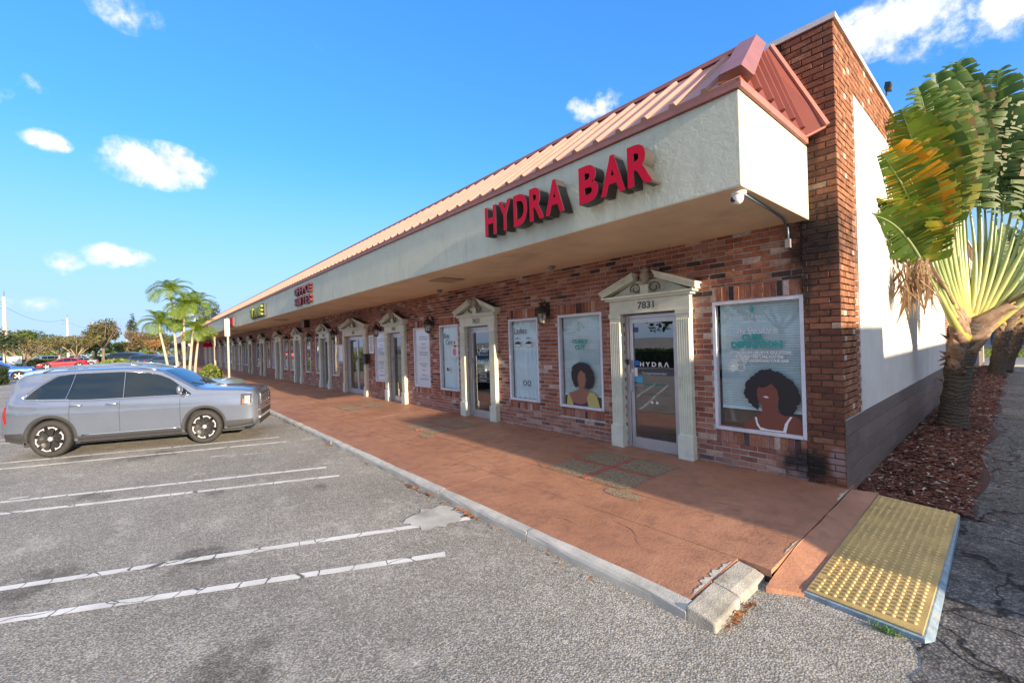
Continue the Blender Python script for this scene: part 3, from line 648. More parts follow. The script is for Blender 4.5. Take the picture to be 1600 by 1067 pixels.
for _, kind, q in rest:
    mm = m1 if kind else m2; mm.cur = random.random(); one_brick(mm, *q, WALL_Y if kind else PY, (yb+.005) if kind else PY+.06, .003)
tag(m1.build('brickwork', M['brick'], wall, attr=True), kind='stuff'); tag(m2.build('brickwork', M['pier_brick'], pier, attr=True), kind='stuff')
# upper wall behind the roof and inner parapet
MB().box(-9.6, -1.66, 6.30, 6.9, SOFFIT+.03, 5.55).build('parapet', M['pier_brick'], bld)
# end wall --------------------------------------------------------------
EX = -1.352
M['white_wall'] = mat('cream_stucco', (.68, .64, .58), .85, var=.06, scale=2, bmp=.2, bscale=40, dirt=(.50, .46, .40), dirt_amt=.45)
endw = MB().box(-1.75, EX-.018, 7.02, 37.0, -.2, 5.66).build('end_wall', M['dark_mortar'], bld)
MB().box(-9.6, EX-.03, 6.31, 37.0, 5.50, 5.665).build('flat_roof', mat('roof_membrane', (.45, .44, .42), .9), bld)
mside = MB()
def side_brick(y0, y1, z0, z1):
    mside.cur = random.random(); r = random.uniform; j = .003; f = EX+r(0, .006)
    P = [(y0, z0), (y1, z0), (y1, z1), (y0, z1)]
    base = [mside.vert((EX-.03, y+r(-j, j), z)) for y, z in P]; mid = [mside.vert((f-.004, y+r(-j, j), z+r(-j, j))) for y, z in P]
    cy, cz = (y0+y1)/2, (z0+z1)/2; fr = [mside.vert((f, y+(.005 if y < cy else -.005), z+(.005 if z < cz else -.005))) for y, z in P]
    for i in range(4):
        k = (i+1) % 4; mside.f.append([base[i], base[k], mid[k], mid[i]]); mside.f.append([mid[i], mid[k], fr[k], fr[i]])
    mside.f.append(fr)
z = .10; k = 0
PANELS = [(7.16, 17.2), (18.2, 36.2)]          # white rendered panels, brick pilasters between
while z < 5.67:
    z1 = min(z+C-J, 5.67); y = 6.275-(0 if k % 2 else .06)
    while y < 26:
        a, b = max(y, 6.275), y+.118-.010
        inp = any(p0-.02 < (a+b)/2 < p1+.02 for p0, p1 in PANELS) and z < 5.075
        if not inp and b-a > .03 and (z > .93 or False): side_brick(a, b, z, z1)
        y += .118
    z += C; k += 1
M['side_brick'] = brick_mat('side_brick', [(0, (.20, .085, .045)), (.5, (.30, .13, .065)), (.9, (.36, .17, .085)), (.96, (.40, .22, .14)), (1, (.62, .54, .46))], False)
tag(mside.build('brickwork', M['side_brick'], endw, attr=True), kind='stuff')
MB().box(-1.4, EX-.010, 6.30, 37, .0, 5.66).build('mortar_bed', M['mortar'], endw)
for p0, p1 in PANELS: MB().box(-1.45, EX+.006, p0, p1, .90, 5.07).build('render_panel', M['white_wall'], endw)
mb = MB().box(-1.45, EX-.004, 26, 37, 5.07, 5.66); mb.build('upper_band', M['side_brick'], endw)
M['tile'] = []
for i, cc in enumerate(((.165, .122, .104), (.19, .140, .120), (.14, .106, .092))):
    m, nt, b = new_mat('wood_tile'); p = scaled(nt, pos(nt), (1, .35, 9)); c = mixc(nt, rng_map(nt, noise(nt, 6, 6, .7, p), .3, .7), tuple(x*.65 for x in cc), tuple(x*1.35 for x in cc))
    g = noise(nt, 1.4, 5, .6, pos(nt)); c = mixc(nt, rng_map(nt, g, .55, .75, 0, .35), c, (.30, .27, .25)); nt.links.new(c, b.inputs['Base Color']); b.inputs['Roughness'].default_value = .5; bump(nt, b, noise(nt, 8, 5, .7, p), .25, .006); M['tile'].append(m)
tz = [.02, .165, .362, .559, .756, .945]
tm = {}
for r_ in range(5):
    y = 6.272
    while y < 36.5:
        l = (.60 if (r_ % 2 and y < 6.3) else 1.195); y1 = min(y+l, 36.6)
        key = (round(y1-y, 3), r_, random.randrange(3))
        if key not in tm:
            me = bpy.data.meshes.new('tile'); b_ = MB().box(0, .012, 0, y1-y-.004, 0, tz[r_+1]-tz[r_]-.005); me.from_pydata(b_.v, [], b_.f); me.materials.append(M['tile'][key[2]]); tm[key] = me
        o = link('tile', tm[key], endw); o.location = (EX+.004, y, tz[r_]); y = y1
MB().box(EX-.01, EX+.006, 6.30, 36.6, .0, .945).build('tile_bed', M['mortar'], endw)
mb = MB().box(EX-.006, EX+.0205, 36.6, 37.0, 0, 5.07); mb.build('corner_post', M['white_wall'], endw)
# coping
M['coping'] = mat('coping_metal', (.66, .60, .56), .45, metal=.2, var=.08)
mb = MB(); mb.box(-2.06, EX+.03, 6.245, 6.50, 5.69, 5.755); mb.box(-1.62, EX+.03, 6.502, 37.05, 5.69, 5.757); mb.build('coping', M['coping'], bld)
# canopy ----------------------------------------------------------------
def stucco():
    m, nt, b = new_mat('canopy_stucco'); p = pos(nt); sx = nd(nt, 'ShaderNodeSeparateXYZ'); nt.links.new(p, sx.inputs[0])
    c = mixc(nt, rng_map(nt, noise(nt, 1.3, 5, .6, p), .3, .7), (.53, .535, .425), (.61, .61, .49))
    st = noise(nt, 3.5, 6, .75, scaled(nt, p, (2.2, 2.2, .35))); c = mixc(nt, rng_map(nt, st, .52, .75, 0, .45), c, (.33, .34, .27))
    sp = noise(nt, 16, 4, .7, p); c = mixc(nt, rng_map(nt, sp, .70, .76, 0, .45), c, (.25, .25, .2))
    nt.links.new(c, b.inputs['Base Color']); b.inputs['Roughness'].default_value = .85; b.inputs['Specular IOR Level'].default_value = .3
    pk = rng_map(nt, noise(nt, 2.4, 5, .65, p), .58, .66, 0, 1)
    h = mth(nt, 'ADD', mth(nt, 'MULTIPLY', noise(nt, 14, 6, .6, p, .6), .55), mth(nt, 'MULTIPLY', mth(nt, 'MULTIPLY', noise(nt, 40, 4, .7, p), pk), .5))
    bump(nt, b, h, .30, .03); return m
M['stucco'] = stucco(); M['soffit'] = mat('soffit_paint', (.72, .57, .38), .8, var=.10, scale=1.3, bmp=.2, bscale=25, dirt=(.35, .26, .17), dirt_amt=.45)
mb = MB()                                     # beam box, its underside is the soffit
P = [(FAS_Y, SOFFIT), (FAS_Y, FAS_T), (FAS_Y+.2, FAS_T), (FAS_Y+.2, SOFFIT+.05), (FAS_Y+.2, SOFFIT)]
fas = MB().box(X_FAR, X_END, FAS_Y, FAS_Y+.18, SOFFIT, FAS_T).box(X_END-.18, X_END, FAS_Y+.182, WALL_Y-.02, SOFFIT, FAS_T)
bevel(fas.build('fascia', M['stucco'], bld), .01)
soff = MB().box(X_FAR, X_END-.182, FAS_Y+.183, WALL_Y+.01, SOFFIT+.006, SOFFIT+.06).build('soffit', M['soffit'], bld)
MB().box(X_FAR, X_END-.004, FAS_Y+.004, FAS_Y+.186, SOFFIT-.004, SOFFIT+.002).build('soffit_edge', M['soffit'], bld)
MB().box(X_END-.186, X_END-.004, FAS_Y+.188, WALL_Y-.022, SOFFIT-.0042, SOFFIT+.0018).build('soffit_edge', M['soffit'], bld)
for x, y in ((-8.1, 5.068), (-23.3, 5.1), (-38, 5.1)):
    MB().box(x-.28, x+.28, y-.28, y+.28, SOFFIT-.02, SOFFIT+.004).build('access_panel', mat('panel_paint', (.40, .30, .18), .7), bld)
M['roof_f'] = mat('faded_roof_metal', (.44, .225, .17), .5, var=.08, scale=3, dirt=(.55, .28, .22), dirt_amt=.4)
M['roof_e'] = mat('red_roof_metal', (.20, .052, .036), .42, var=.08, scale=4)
M['trim'] = mat('red_trim', (.40, .15, .12), .5, var=.12, scale=6)
mb = MB(); mb.box(X_FAR, X_END+.035, FAS_Y-.035, FAS_Y+.03, FAS_T+.003, FAS_T+.075); mb.box(X_END-.04, X_END+.035, FAS_Y+.032, 6.19, FAS_T+.003, FAS_T+.075); mb.build('roof_trim', M['trim'], bld)
RZ0, RZ1, RY0, RY1, TX, CX = FAS_T+.078, 5.44, FAS_Y-.05, 5.60, -1.965, X_END+.03
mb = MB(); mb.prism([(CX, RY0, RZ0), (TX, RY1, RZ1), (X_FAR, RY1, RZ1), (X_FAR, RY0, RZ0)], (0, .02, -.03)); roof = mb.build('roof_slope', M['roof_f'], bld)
slope = Vector((0, RY1-RY0, RZ1-RZ0)); nrm = Vector((0, -(RZ1-RZ0), RY1-RY0)).normalized()
def rib_mesh(L):
    b_ = MB(); w, h = .042, .038; s = slope.normalized()
    P0 = [(-w, 0), (-w*.55, h), (w*.55, h), (w, 0)]
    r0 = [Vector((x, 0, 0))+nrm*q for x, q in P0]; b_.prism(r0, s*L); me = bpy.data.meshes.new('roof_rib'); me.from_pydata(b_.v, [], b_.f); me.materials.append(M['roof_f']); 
    bm = bmesh.new(); bm.from_mesh(me); bmesh.ops.recalc_face_normals(bm, faces=bm.faces); bm.to_mesh(me); bm.free(); return me
full = rib_mesh(slope.length-.07); x = -1.94; i = 0
while x > X_FAR:
    me = full
    if x > TX-.05: me = rib_mesh(slope.length*max(.25, (CX-x)/(CX-TX))-.10)
    o = link('roof_rib', me, roof); o.location = (x, RY0, RZ0+.001); x -= .334
mb = MB(); mb.box(X_FAR, TX-.02, RY1-.03, RY1+.25, RZ1+.012, RZ1+.065); mb.build('ridge_cap', M['trim'], bld)
# hip end
E0, E1, T0, T1 = Vector((CX, RY0, RZ0)), Vector((CX+.005, 6.10, RZ0)), Vector((TX, RY1, RZ1)), Vector((-2.02, 6.10, RZ1+.11))
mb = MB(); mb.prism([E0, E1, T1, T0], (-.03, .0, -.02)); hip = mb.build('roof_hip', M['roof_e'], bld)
for i in range(5):
    yq = 4.62+i*.335; b0 = Vector((CX, yq, RZ0)); t = 1.0
    fr = min(1, (yq-RY0)/(RY1-RY0)); top = E0.lerp(T0, fr) if yq < RY1 else T0.lerp(T1, (yq-RY1)/(6.10-RY1)); d = top-b0; b0 = b0+d*.03
    n2 = Vector((d.z, 0, -d.x)).normalized(); P = [b0+Vector((0, -.045, 0)), b0+Vector((0, -.026, 0))+n2*.05, b0+Vector((0, .026, 0))+n2*.05, b0+Vector((0, .045, 0))]
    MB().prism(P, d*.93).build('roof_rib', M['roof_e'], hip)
d = T0-E0; off1 = nrm*.075; off2 = Vector((.075, 0, .03))
mb = MB(); P = [E0+Vector((-.20, 0, .02))+nrm*.0, E0+Vector((-.16, 0, .0))+nrm*.09, E0+Vector((.03, -.03, .085)), E0+Vector((.075, .14, .03)), E0+Vector((.0, .17, .0))]
mb.prism(P, d*1.0); mb.build('hip_cap', mat('hip_metal', (.27, .11, .085), .42, var=.1, scale=5), bld)
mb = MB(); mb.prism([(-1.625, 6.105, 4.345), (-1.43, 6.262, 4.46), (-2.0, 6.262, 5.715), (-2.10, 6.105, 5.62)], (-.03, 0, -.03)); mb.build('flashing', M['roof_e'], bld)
mb = MB(); mb.tube([(-1.43, 6.255, 4.46), (-2.0, 6.255, 5.71)], .035, 6); mb.tube([(-1.45, 6.25, 4.45), (-1.62, 6.11, 4.35)], .012, 6); mb.build('flashing_rim', mat('pale_flashing', (.48, .22, .17), .5), bld)
# interior shell behind the glass
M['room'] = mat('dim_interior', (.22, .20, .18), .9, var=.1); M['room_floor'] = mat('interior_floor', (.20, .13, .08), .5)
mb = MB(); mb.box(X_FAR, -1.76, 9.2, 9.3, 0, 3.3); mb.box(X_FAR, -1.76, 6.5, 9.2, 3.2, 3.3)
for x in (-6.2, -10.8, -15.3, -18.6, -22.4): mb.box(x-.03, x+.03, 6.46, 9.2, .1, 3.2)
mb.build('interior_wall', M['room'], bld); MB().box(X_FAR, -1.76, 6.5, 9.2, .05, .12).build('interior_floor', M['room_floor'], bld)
# ================================================================ doors and windows
M['alu'] = mat('aluminium', (.56, .55, .58), .38, metal=.55, var=.06); M['alu_w'] = mat('white_aluminium', (.70, .70, .76), .5, var=.08, scale=10)
M['glass'] = glass_mat('shop_glass', (.95, .98, .98), .07); M['door_glass'] = glass_mat('door_glass', (.60, .63, .62), .20)
M['mint'] = mat('mint_paint', (.68, .70, .58), .6, var=.08, scale=6, dirt=(.40, .38, .28), dirt_amt=.45, bmp=.15, bscale=50)
M['cream'] = mat('cream_paint', (.70, .65, .52), .6, var=.08, scale=6, dirt=(.40, .36, .28), dirt_amt=.45)
M['roofing'] = mat('pediment_top', (.07, .055, .05), .8); M['urn'] = mat('urn_paint', (.36, .32, .25), .7, var=.2, scale=20); M['scroll'] = mat('scroll_iron', (.16, .11, .085), .7, var=.3, scale=20)
M['white'] = plain('decal_white', (.80, .80, .80), .6); M['teal'] = plain('decal_teal', (.02, .36, .34), .5); M['black'] = plain('decal_black', (.015, .015, .018), .5); M['grey'] = plain('decal_grey', (.25, .25, .27), .6)
M['num'] = plain('door_number', (.10, .10, .08), .6)
def make_surround(hw, pm, detail=True):
    """classical door surround, origin at the middle of the threshold on the wall face, half opening width hw"""
    root = MB(); y0 = -.10
    a = hw+.02; w = .215
    parts = []
    for s in (-1, 1):
        mb = MB(); x0, x1 = (a, a+w) if s > 0 else (-a-w, -a)
        mb.box(x0-.012, x1+.012, y0-.025, .02, .1, .50); mb.box(x0, x1, y0+.008, .02, .50, 2.34)
        if detail:
            for k in range(6):
                xa = x0+.018+k*(w-.036)/5; mb.tube([(xa, y0+.007, .54), (xa, y0+.007, 2.27)], .0125, 6)
        mb.box(x0-.008, x1+.008, y0-.012, .02, 2.342, 2.415)
        parts.append(('pilaster', mb, pm))
    h = a+w
    mb = MB(); mb.box(-h-.0, h, y0+.012, .02, 2.417, 2.63); mb.box(-h-.018, h+.018, y0-.01, .02, 2.405, 2.4165); parts.append(('frieze', mb, pm))
    ce = h+.13
    mb = MB(); mb.box(-h-.05, h+.05, y0-.05, .02, 2.632, 2.665); mb.box(-ce+.03, ce-.03, y0-.09, .02, 2.667, 2.70); parts.append(('cornice', mb, pm))
    rise = .325; cut = .195
    for s in (-1, 1):
        mb = MB(); e = ce; top = (s*cut, 2.70+rise*(1-cut/e))
        P = lambda x, dz: (s*x, 2.70+rise*(1-x/e)+dz)
        mb.xz([P(e, 0), P(e-.005, .075), P(cut, .075), P(cut, -.005), P(e-.16, -.005)], y0-.06, .02)
        mb.xz([P(e+.02, .077), P(e+.02, .105), P(cut-.015, .105), P(cut-.015, .077)], y0-.105, .02); mb.xz([P(e+.01, .04), P(e+.01, .0755), P(cut-.005, .0755), P(cut-.005, .04)], y0-.085, y0-.061)
        parts.append(('raking_cornice', mb, pm))
        mb = MB(); mb.xz([P(e+.02, .106), P(e+.02, .114), P(cut-.015, .114), P(cut-.015, .106)], y0-.10, .02); parts.append(('lead_cover', mb, M['roofing']))
        if detail:
            mb = MB(); c = Vector((s*.165, y0-.02, 2.80)); pts = [c+Vector((s*math.cos(t)*(.10-.008*t), 0, math.sin(t)*(.085-.006*t))) for t in np.linspace(-.5, 6.8, 22)]; mb.tube(pts, .013, 6); parts.append(('scroll', mb, M['scroll']))
    mb = MB(); mb.xz([(-h, 2.702), (h, 2.702), (.2, 2.702+rise*.72), (-.2, 2.702+rise*.72)], -.03, .02); parts.append(('tympanum', mb, pm))
    mb = MB(); mb.box(-.075, .075, y0-.04, -.03, 2.702, 2.83); mb.box(-.088, .088, y0-.055, -.03, 2.832, 2.85); parts.append(('pedestal', mb, pm))
    mb = MB(); mb.lathe([(.0, 0), (.05, .0), (.028, .02), (.03, .04), (.062, .09), (.078, .15), (.07, .19), (.052, .21), (.07, .225), (.06, .25), (.03, .275), (.012, .30), (.0, .31)], (0, y0-.005, 2.851), n=16); parts.append(('urn', mb, M['urn'], True))
    return parts
def door_leaf(hw, dbl):
    parts = []; Y = .055
    fr = MB(); fr.box(-hw+.002, -hw+.05, Y-.03, Y+.05, .0, 2.395); fr.box(hw-.05, hw-.002, Y-.03, Y+.05, .0, 2.395); fr.box(-hw+.052, hw-.052, Y-.03, Y+.05, 2.335, 2.395); fr.box(-hw+.052, hw-.052, Y-.03, Y+.06, .0, .02)
    leaves = [(-hw+.056, hw-.056)] if not dbl else [(-hw+.056, -.006), (.006, hw-.056)]
    gl = []
    for a, b in leaves:
        fr.box(a, a+.065, Y-.012, Y+.03, .022, 2.33); fr.box(b-.065, b, Y-.012, Y+.03, .022, 2.33); fr.box(a+.066, b-.066, Y-.012, Y+.03, 2.25, 2.33); fr.box(a+.066, b-.066, Y-.012, Y+.03, .022, .19)
        gl.append((a+.064, b-.064, Y+.012, .188, 2.252))
    parts.append(('frame', fr, M['alu']))
    for (a, b, y, z0, z1) in gl: parts.append(('glass', MB().poly([(a, y, z0), (b, y, z0), (b, y, z1), (a, y, z1)]), M['door_glass']))
    for i, (a, b) in enumerate(leaves):
        hx = (a+.033) if i == 0 else b-.033
        if dbl: hx = (b-.033) if i == 0 else (a+.033)
        h = MB(); h.tube([(hx, Y-.012, 1.35), (hx, Y-.06, 1.35), (hx, Y-.06, 1.02), (hx, Y-.012, 1.02)], .012, 6); parts.append(('handle', h, M['alu'])); 
        parts.append(('lock_plate', MB().box(hx-.02, hx+.02, Y-.02, Y-.0125, 1.42, 1.58), M['grey']))
    return parts
proto = {}
def put(parts, parent, key):
    if key not in proto:
        proto[key] = []
        for p in parts():
            o = p[1].build(p[0], p[2], parent, smooth=len(p) > 3); proto[key].append(o)
    else:
        for q in proto[key]:
            o = q.copy(); COL.objects.link(o); o.parent = parent
dz0 = .135
M['curtain'] = mat('curtain', (.70, .84, .89), .85, var=.04); M['blind'] = mat('blind', (.62, .79, .84), .6, var=.04); M['paper'] = mat('paper_panel', (.84, .84, .90), .7, var=.03)
for d in DOOR:
    dbl = d['k'] == 'double'; hw = dw(d); key = 'd' if dbl else ('f' if d['k'] == 'far' else 's')
    s = bpy.data.objects.new('door_surround', None); COL.objects.link(s); s.parent = bld; s.location = (d['x'], WALL_Y, 0)
    put(lambda: make_surround(hw, M['cream'] if dbl else M['mint'], True), s, key+'surround')
    dr = bpy.data.objects.new('door', None); COL.objects.link(dr); dr.parent = bld; dr.location = (d['x'], WALL_Y+.02, dz0); dr.scale = (1, 1, .938); d['obj'] = dr; d['sur'] = s
    put(lambda: door_leaf(hw, dbl), dr, key+'leaf')
    if d['n']:
        text_obj('number', d['n'], 0, -.0905, 2.475, .155, M['num'], s, width=.30 if not dbl else .3, bold=.003, extrude=.002)
def decal(name, s, x, z, size, m, parent, yy, **kw): return text_obj(name, s, x, yy, z, size, m, parent, extrude=.0006, **kw)
D = DOOR[0]['obj']; yd = .055-.0135+.012-.004
decal('lettering', 'H Y D R Λ', .0, 1.475, .105, M['white'], D, .062, width=.53, bold=.003); decal('lettering', '"The Original Hydration Salon"', .0, 1.335, .05, M['white'], D, .062, width=.46); decal('lettering', 'Monday - Saturday', .0, 1.14, .062, M['teal'], D, .062, width=.36)
decal('lettering', 'www.hydrabarsalon.com', .0, .97, .05, M['grey'], D, .062, width=.46)
for xx in (-.05, .04):
    mb = MB(); mb.lathe([(0, 0), (.025, 0)], (xx, .0625, .84), 'y', 12); mb.build('sticker', M['white'], D, fix=False)
for (x, z, w, h, m) in ((-.335, 1.53, .12, .09, plain('sticker_blue', (.02, .12, .5), .5)), (-.345, 1.36, .065, .17, M['white']), (-.29, 1.235, .16, .10, plain('sticker_sky', (.06, .38, .62), .5)), (-.33, 2.13, .10, .09, plain('sticker_navy', (.05, .07, .25), .5)), (-.30, 1.13, .2, .03, M['grey'])):
    MB().box(x-w/2, x+w/2, .061, .0635, z-h/2, z+h/2).build('sticker', m, D)
MB().box(-.475, -.455, -.02, .02, 1.5, 1.6).build('door_bell', M['black'], D)
D = DOOR[1]['obj']
decal('lettering', 'Lyfter', 0, 1.72, .26, M['white'], D, .062, width=.5, shear=.3); decal('lettering', 'COSMETICS', 0, 1.64, .06, M['white'], D, .062, width=.44, spacing=1.3); decal('lettering', 'SCHEDULE', 0, 1.42, .11, M['white'], D, .062, width=.54, bold=.004)
for z, t in ((1.28, 'MONDAY - FRIDAY'), (1.22, '9AM - 7PM'), (1.13, 'SATURDAY'), (1.07, '9AM - 5PM'), (.97, 'SUNDAY')): decal('lettering', t, 0, z, .055, M['white'], D, .062, width=.46 if len(t) > 9 else .3)
for z in (1.20, 1.045, .95): MB().box(-.3, .3, .061, .062, z-.005, z-.001).build('rule', M['white'], D)
ch = empty('chair', (-8.45, 7.15, .12)); tag(ch, 'tan tub chair standing inside the door marked 7833', 'chair')
mb = MB(); mb.lathe([(.0, .40), (.30, .40), (.33, .46), (.33, .70), (.28, .72), (.26, .5), (.0, .48)], (0, 0, 0), n=18); mb.build('seat', mat('tan_fabric', (.45, .30, .17), .8), ch, smooth=True)
for a in (.8, 2.3, 3.9, 5.5): MB().tube([(.2*math.cos(a), .2*math.sin(a), .41), (.26*math.cos(a), .26*math.sin(a), 0)], .014, 6).build('leg', M['alu'], ch)
D = DOOR[2]['obj']; decal('lettering', 'ROue', 0, 1.66, .25, M['black'], D, .062, width=.5)
# windows ---------------------------------------------------------------
def poly_plate(name, pts, y, m, parent, t=.0015):
    me_mb = MB(); me_mb.xz(pts, y, y+t); return me_mb.build(name, m, parent)
def wavy(pts, amp, seed=1, sub=6):
    rr = random.Random(seed); out = []
    n = len(pts)
    for i in range(n):
        a = Vector((*pts[i], 0)); b = Vector((*pts[(i+1) % n], 0)); dd = (b-a); nn = Vector((-dd.y, dd.x, 0)).normalized() if dd.length else Vector((0, 0, 0))
        for k in range(sub): p = a+dd*k/sub+nn*rr.uniform(-amp, amp); out.append((p.x, p.y))
    return out
SKIN1, SKIN2, HAIR = plain('print_skin', (.20, .062, .040), .6), plain('print_skin_light', (.30, .135, .085), .6), plain('print_hair', (.022, .018, .020), .6)
for i, w in enumerate(WIN):
    x0, x1, z0, z1 = w['x0'], w['x1'], w['z0'], w['z1']; near = x0 > -16
    y = WALL_Y+.016; f = .046
    fr = MB(); fr.box(x0+.002, x0+f, y-.03, y+.05, z0+.002, z1-.002); fr.box(x1-f, x1-.002, y-.03, y+.05, z0+.002, z1-.002); fr.box(x0+f+.001, x1-f-.001, y-.03, y+.05, z1-f, z1-.002); fr.box(x0+f+.001, x1-f-.001, y-.045, y+.05, z0+.002, z0+f)
    wo = fr.build('window', M['alu_w'], bld)
    gx0, gx1, gz0, gz1 = x0+f, x1-f, z0+f, z1-f
    MB().poly([(gx0, y+.010, gz0), (gx1, y+.010, gz0), (gx1, y+.010, gz1), (gx0, y+.010, gz1)]).build('glass', M['glass'] if near else M['door_glass'], wo, fix=False)
    yd = y+.003; yi = y+.06
    W_, H_ = gx1-gx0, gz1-gz0
    U = lambda a, b: (gx0+a*W_, gz1-b*H_)
    k = w['k']
    if k in ('portrait', 'curly'):
        mb = MB(); zb = gz0+(.16 if k == 'portrait' else .12)*H_; n = 44; st = (gz1-zb)/n
        for s in range(n):
            z = zb+s*st; mb.poly([(gx0+.03, yi+.012, z+.002), (gx1-.004, yi+.012, z+.002), (gx1-.004, yi, z+st*.98), (gx0+.03, yi, z+st*.98)])
        mb.build('blind', M['blind'], wo, fix=False)
        mb = MB()
        for a in (.18, .42, .66, .9): mb.tube([(gx0+a*W_, yi-.004, zb), (gx0+a*W_, yi-.004, gz1)], .002, 4)
        mb.box(gx0+.03, gx1-.004, yi-.005, yi+.02, zb-.02, zb); mb.build('blind_cord', M['curtain'], wo)
        MB().box(gx0+.004, gx1, yi+.10, yi+.12, gz0-.02, zb+.02).build('inner_ledge', mat('ledge_wood', (.10, .05, .035), .6), wo)
    if k in ('lashes', 'skin'):
        mb = MB(); n = 90; L = []
        for s in range(n+1):
            u = s/n; L.append((gx0+u*W_, yi+.03+.028*math.sin(u*W_*42+.8*math.sin(u*9))))
        for a, b in zip(L, L[1:]): mb.poly([(a[0], a[1], gz0), (b[0], b[1], gz0), (b[0], b[1], gz1), (a[0], a[1], gz1)])
        mb.build('curtain', M['curtain'], wo, smooth=True, fix=False)
    if k in ('white', 'white2'):
        MB().box(gx0, gx1, y+.020, y+.03, gz0, gz1).build('poster_panel', M['paper'], wo)
        lines = ['Specialists in', 'Permanent Makeup', '', 'Manicure', '', 'Facial', '', 'Waxing & Threading', 'Hair & Styling', '', '', '', 'Body Sculpting', 'Massage', '', 'Botox', '', 'Fillers', '', 'By Appointment']
        for q, t in enumerate(lines):
            if t: decal('lettering', t, (gx0+gx1)/2+.06, gz1-.24-q*.066, .052, M['grey'], wo, y+.004, width=min(.5, .032*len(t)+.02))
    if k == 'portrait':
        hair = [(.50, .845), (.40, .80), (.33, .72), (.36, .63), (.44, .575), (.55, .53), (.66, .522), (.78, .55), (.89, .605), (.955, .68), (.975, .755), (.93, .80), (.90, .85), (.80, .872), (.735, .83), (.735, .76), (.74, .69), (.66, .625), (.60, .66), (.50, .665), (.485, .73), (.51, .79)]
        body = [(.485, .665), (.60, .655), (.66, .62), (.75, .70), (.73, .80), (.72, .845), (.82, .868), (.93, .868), (.998, .90), (.998, .998), (.30, .998), (.345, .94), (.50, .885), (.545, .85), (.54, .80), (.49, .755)]
        poly_plate('portrait_skin', [U(*p) for p in body], yd, SKIN1, wo); poly_plate('portrait_hair', wavy([U(*p) for p in hair], .012, 3), yd-.002, HAIR, wo)
        poly_plate('portrait_lips', [U(*p) for p in ((.545, .733), (.60, .722), (.645, .742), (.60, .752))], yd-.002, plain('print_lips', (.35, .05, .06), .5), wo); poly_plate('portrait_teeth', [U(*p) for p in ((.56, .735), (.60, .729), (.63, .740), (.60, .743))], yd-.004, M['white'], wo)
        for S in ([(.455, .90), (.48, .90), (.49, .94), (.52, .975), (.60, .985), (.70, .985), (.78, .985), (.80, .93), (.86, .872), (.885, .872), (.84, .92), (.81, .998), (.52, .998), (.475, .96)],): poly_plate('portrait_strap', [U(*p) for p in S], yd-.003, M['white'], wo)
        decal('lettering', 'HYDRA', *U(.46, .118), .055, M['white'], wo, yd, width=.22, spacing=1.5); decal('lettering', 'BY APPOINTMENT ONLY', *U(.46, .16), .03, M['white'], wo, yd, width=.35)
        poly_plate('emblem', [U(*p) for p in ((.46, .015), (.482, .055), (.46, .085), (.438, .055))], yd, M['teal'], wo)
        decal('lettering', 'We Specialize in', *U(.50, .245), .135, M['white'], wo, yd, width=.50, shear=.35); decal('lettering', 'CURL', *U(.455, .292), .108, M['teal'], wo, yd, width=.28, bold=.006); decal('lettering', 'DEFINITION', *U(.49, .352), .108, M['teal'], wo, yd, width=.64, bold=.006)
        for q, t in enumerate(('- VIRTUAL SALON ( AT HOME EDUCATION)', '- SIMPLIFIED HAIR CARE ROUTINE', '- LEARN AND UNDERSTAND YOUR HAIR')): decal('lettering', t, *U(.51, .405+q*.032), .06, M['white'], wo, yd, width=(.80, .62, .74)[q], bold=.0015)
        for a in range(11):
            t = a*6.283/11; c = U(.30, .515); p = lambda r_, dt: (c[0]+r_*math.cos(t+dt), c[1]+r_*math.sin(t+dt)); poly_plate('emblem_petal', [p(.03, 0), p(.052, .28), p(.062, .1), p(.05, -.05)], yd, M['white'], wo)
    if k == 'curly':
        hair = [(.36, .80), (.29, .74), (.25, .66), (.27, .58), (.33, .54), (.45, .515), (.60, .52), (.73, .56), (.80, .62), (.82, .70), (.78, .78), (.68, .815), (.60, .80), (.62, .70), (.60, .64), (.50, .60), (.42, .65), (.40, .70), (.44, .78)]
        body = [(.42, .66), (.47, .60), (.60, .62), (.62, .72), (.55, .80), (.58, .815), (.70, .83), (.86, .86), (.92, .998), (.13, .998), (.17, .87), (.30, .845), (.44, .82), (.40, .74)]
        poly_plate('portrait_skin', [U(*p) for p in body], yd, SKIN2, wo); poly_plate('portrait_hair', wavy([U(*p) for p in hair], .011, 5), yd-.002, HAIR, wo)
        ye = plain('print_yellow', (.50, .42, .14), .6)
        poly_plate('portrait_sleeve', [U(*p) for p in ((.12, .998), (.14, .90), (.18, .87), (.25, .94), (.29, .998))], yd-.002, ye, wo); poly_plate('portrait_sleeve', [U(*p) for p in ((.66, .998), (.63, .90), (.70, .835), (.82, .85), (.90, .92), (.93, .998))], yd-.002, ye, wo)
        poly_plate('portrait_top', [U(*p) for p in ((.29, .972), (.45, .985), (.55, .975), (.63, .95), (.655, .998), (.29, .998))], yd-.003, plain('print_purple', (.05, .025, .075), .6), wo)
        decal('lettering', 'CURLY', *U(.49, .300), .10, M['teal'], wo, yd, width=.40, bold=.005); decal('lettering', 'CUT', *U(.49, .365), .10, M['teal'], wo, yd, width=.25, bold=.005); decal('lettering', 'It starts with a', *U(.49, .25), .11, M['white'], wo, yd, width=.52, shear=.35)
        poly_plate('emblem', [U(*p) for p in ((.46, .06), (.47, .085), (.46, .11), (.45, .085))], yd, M['teal'], wo)
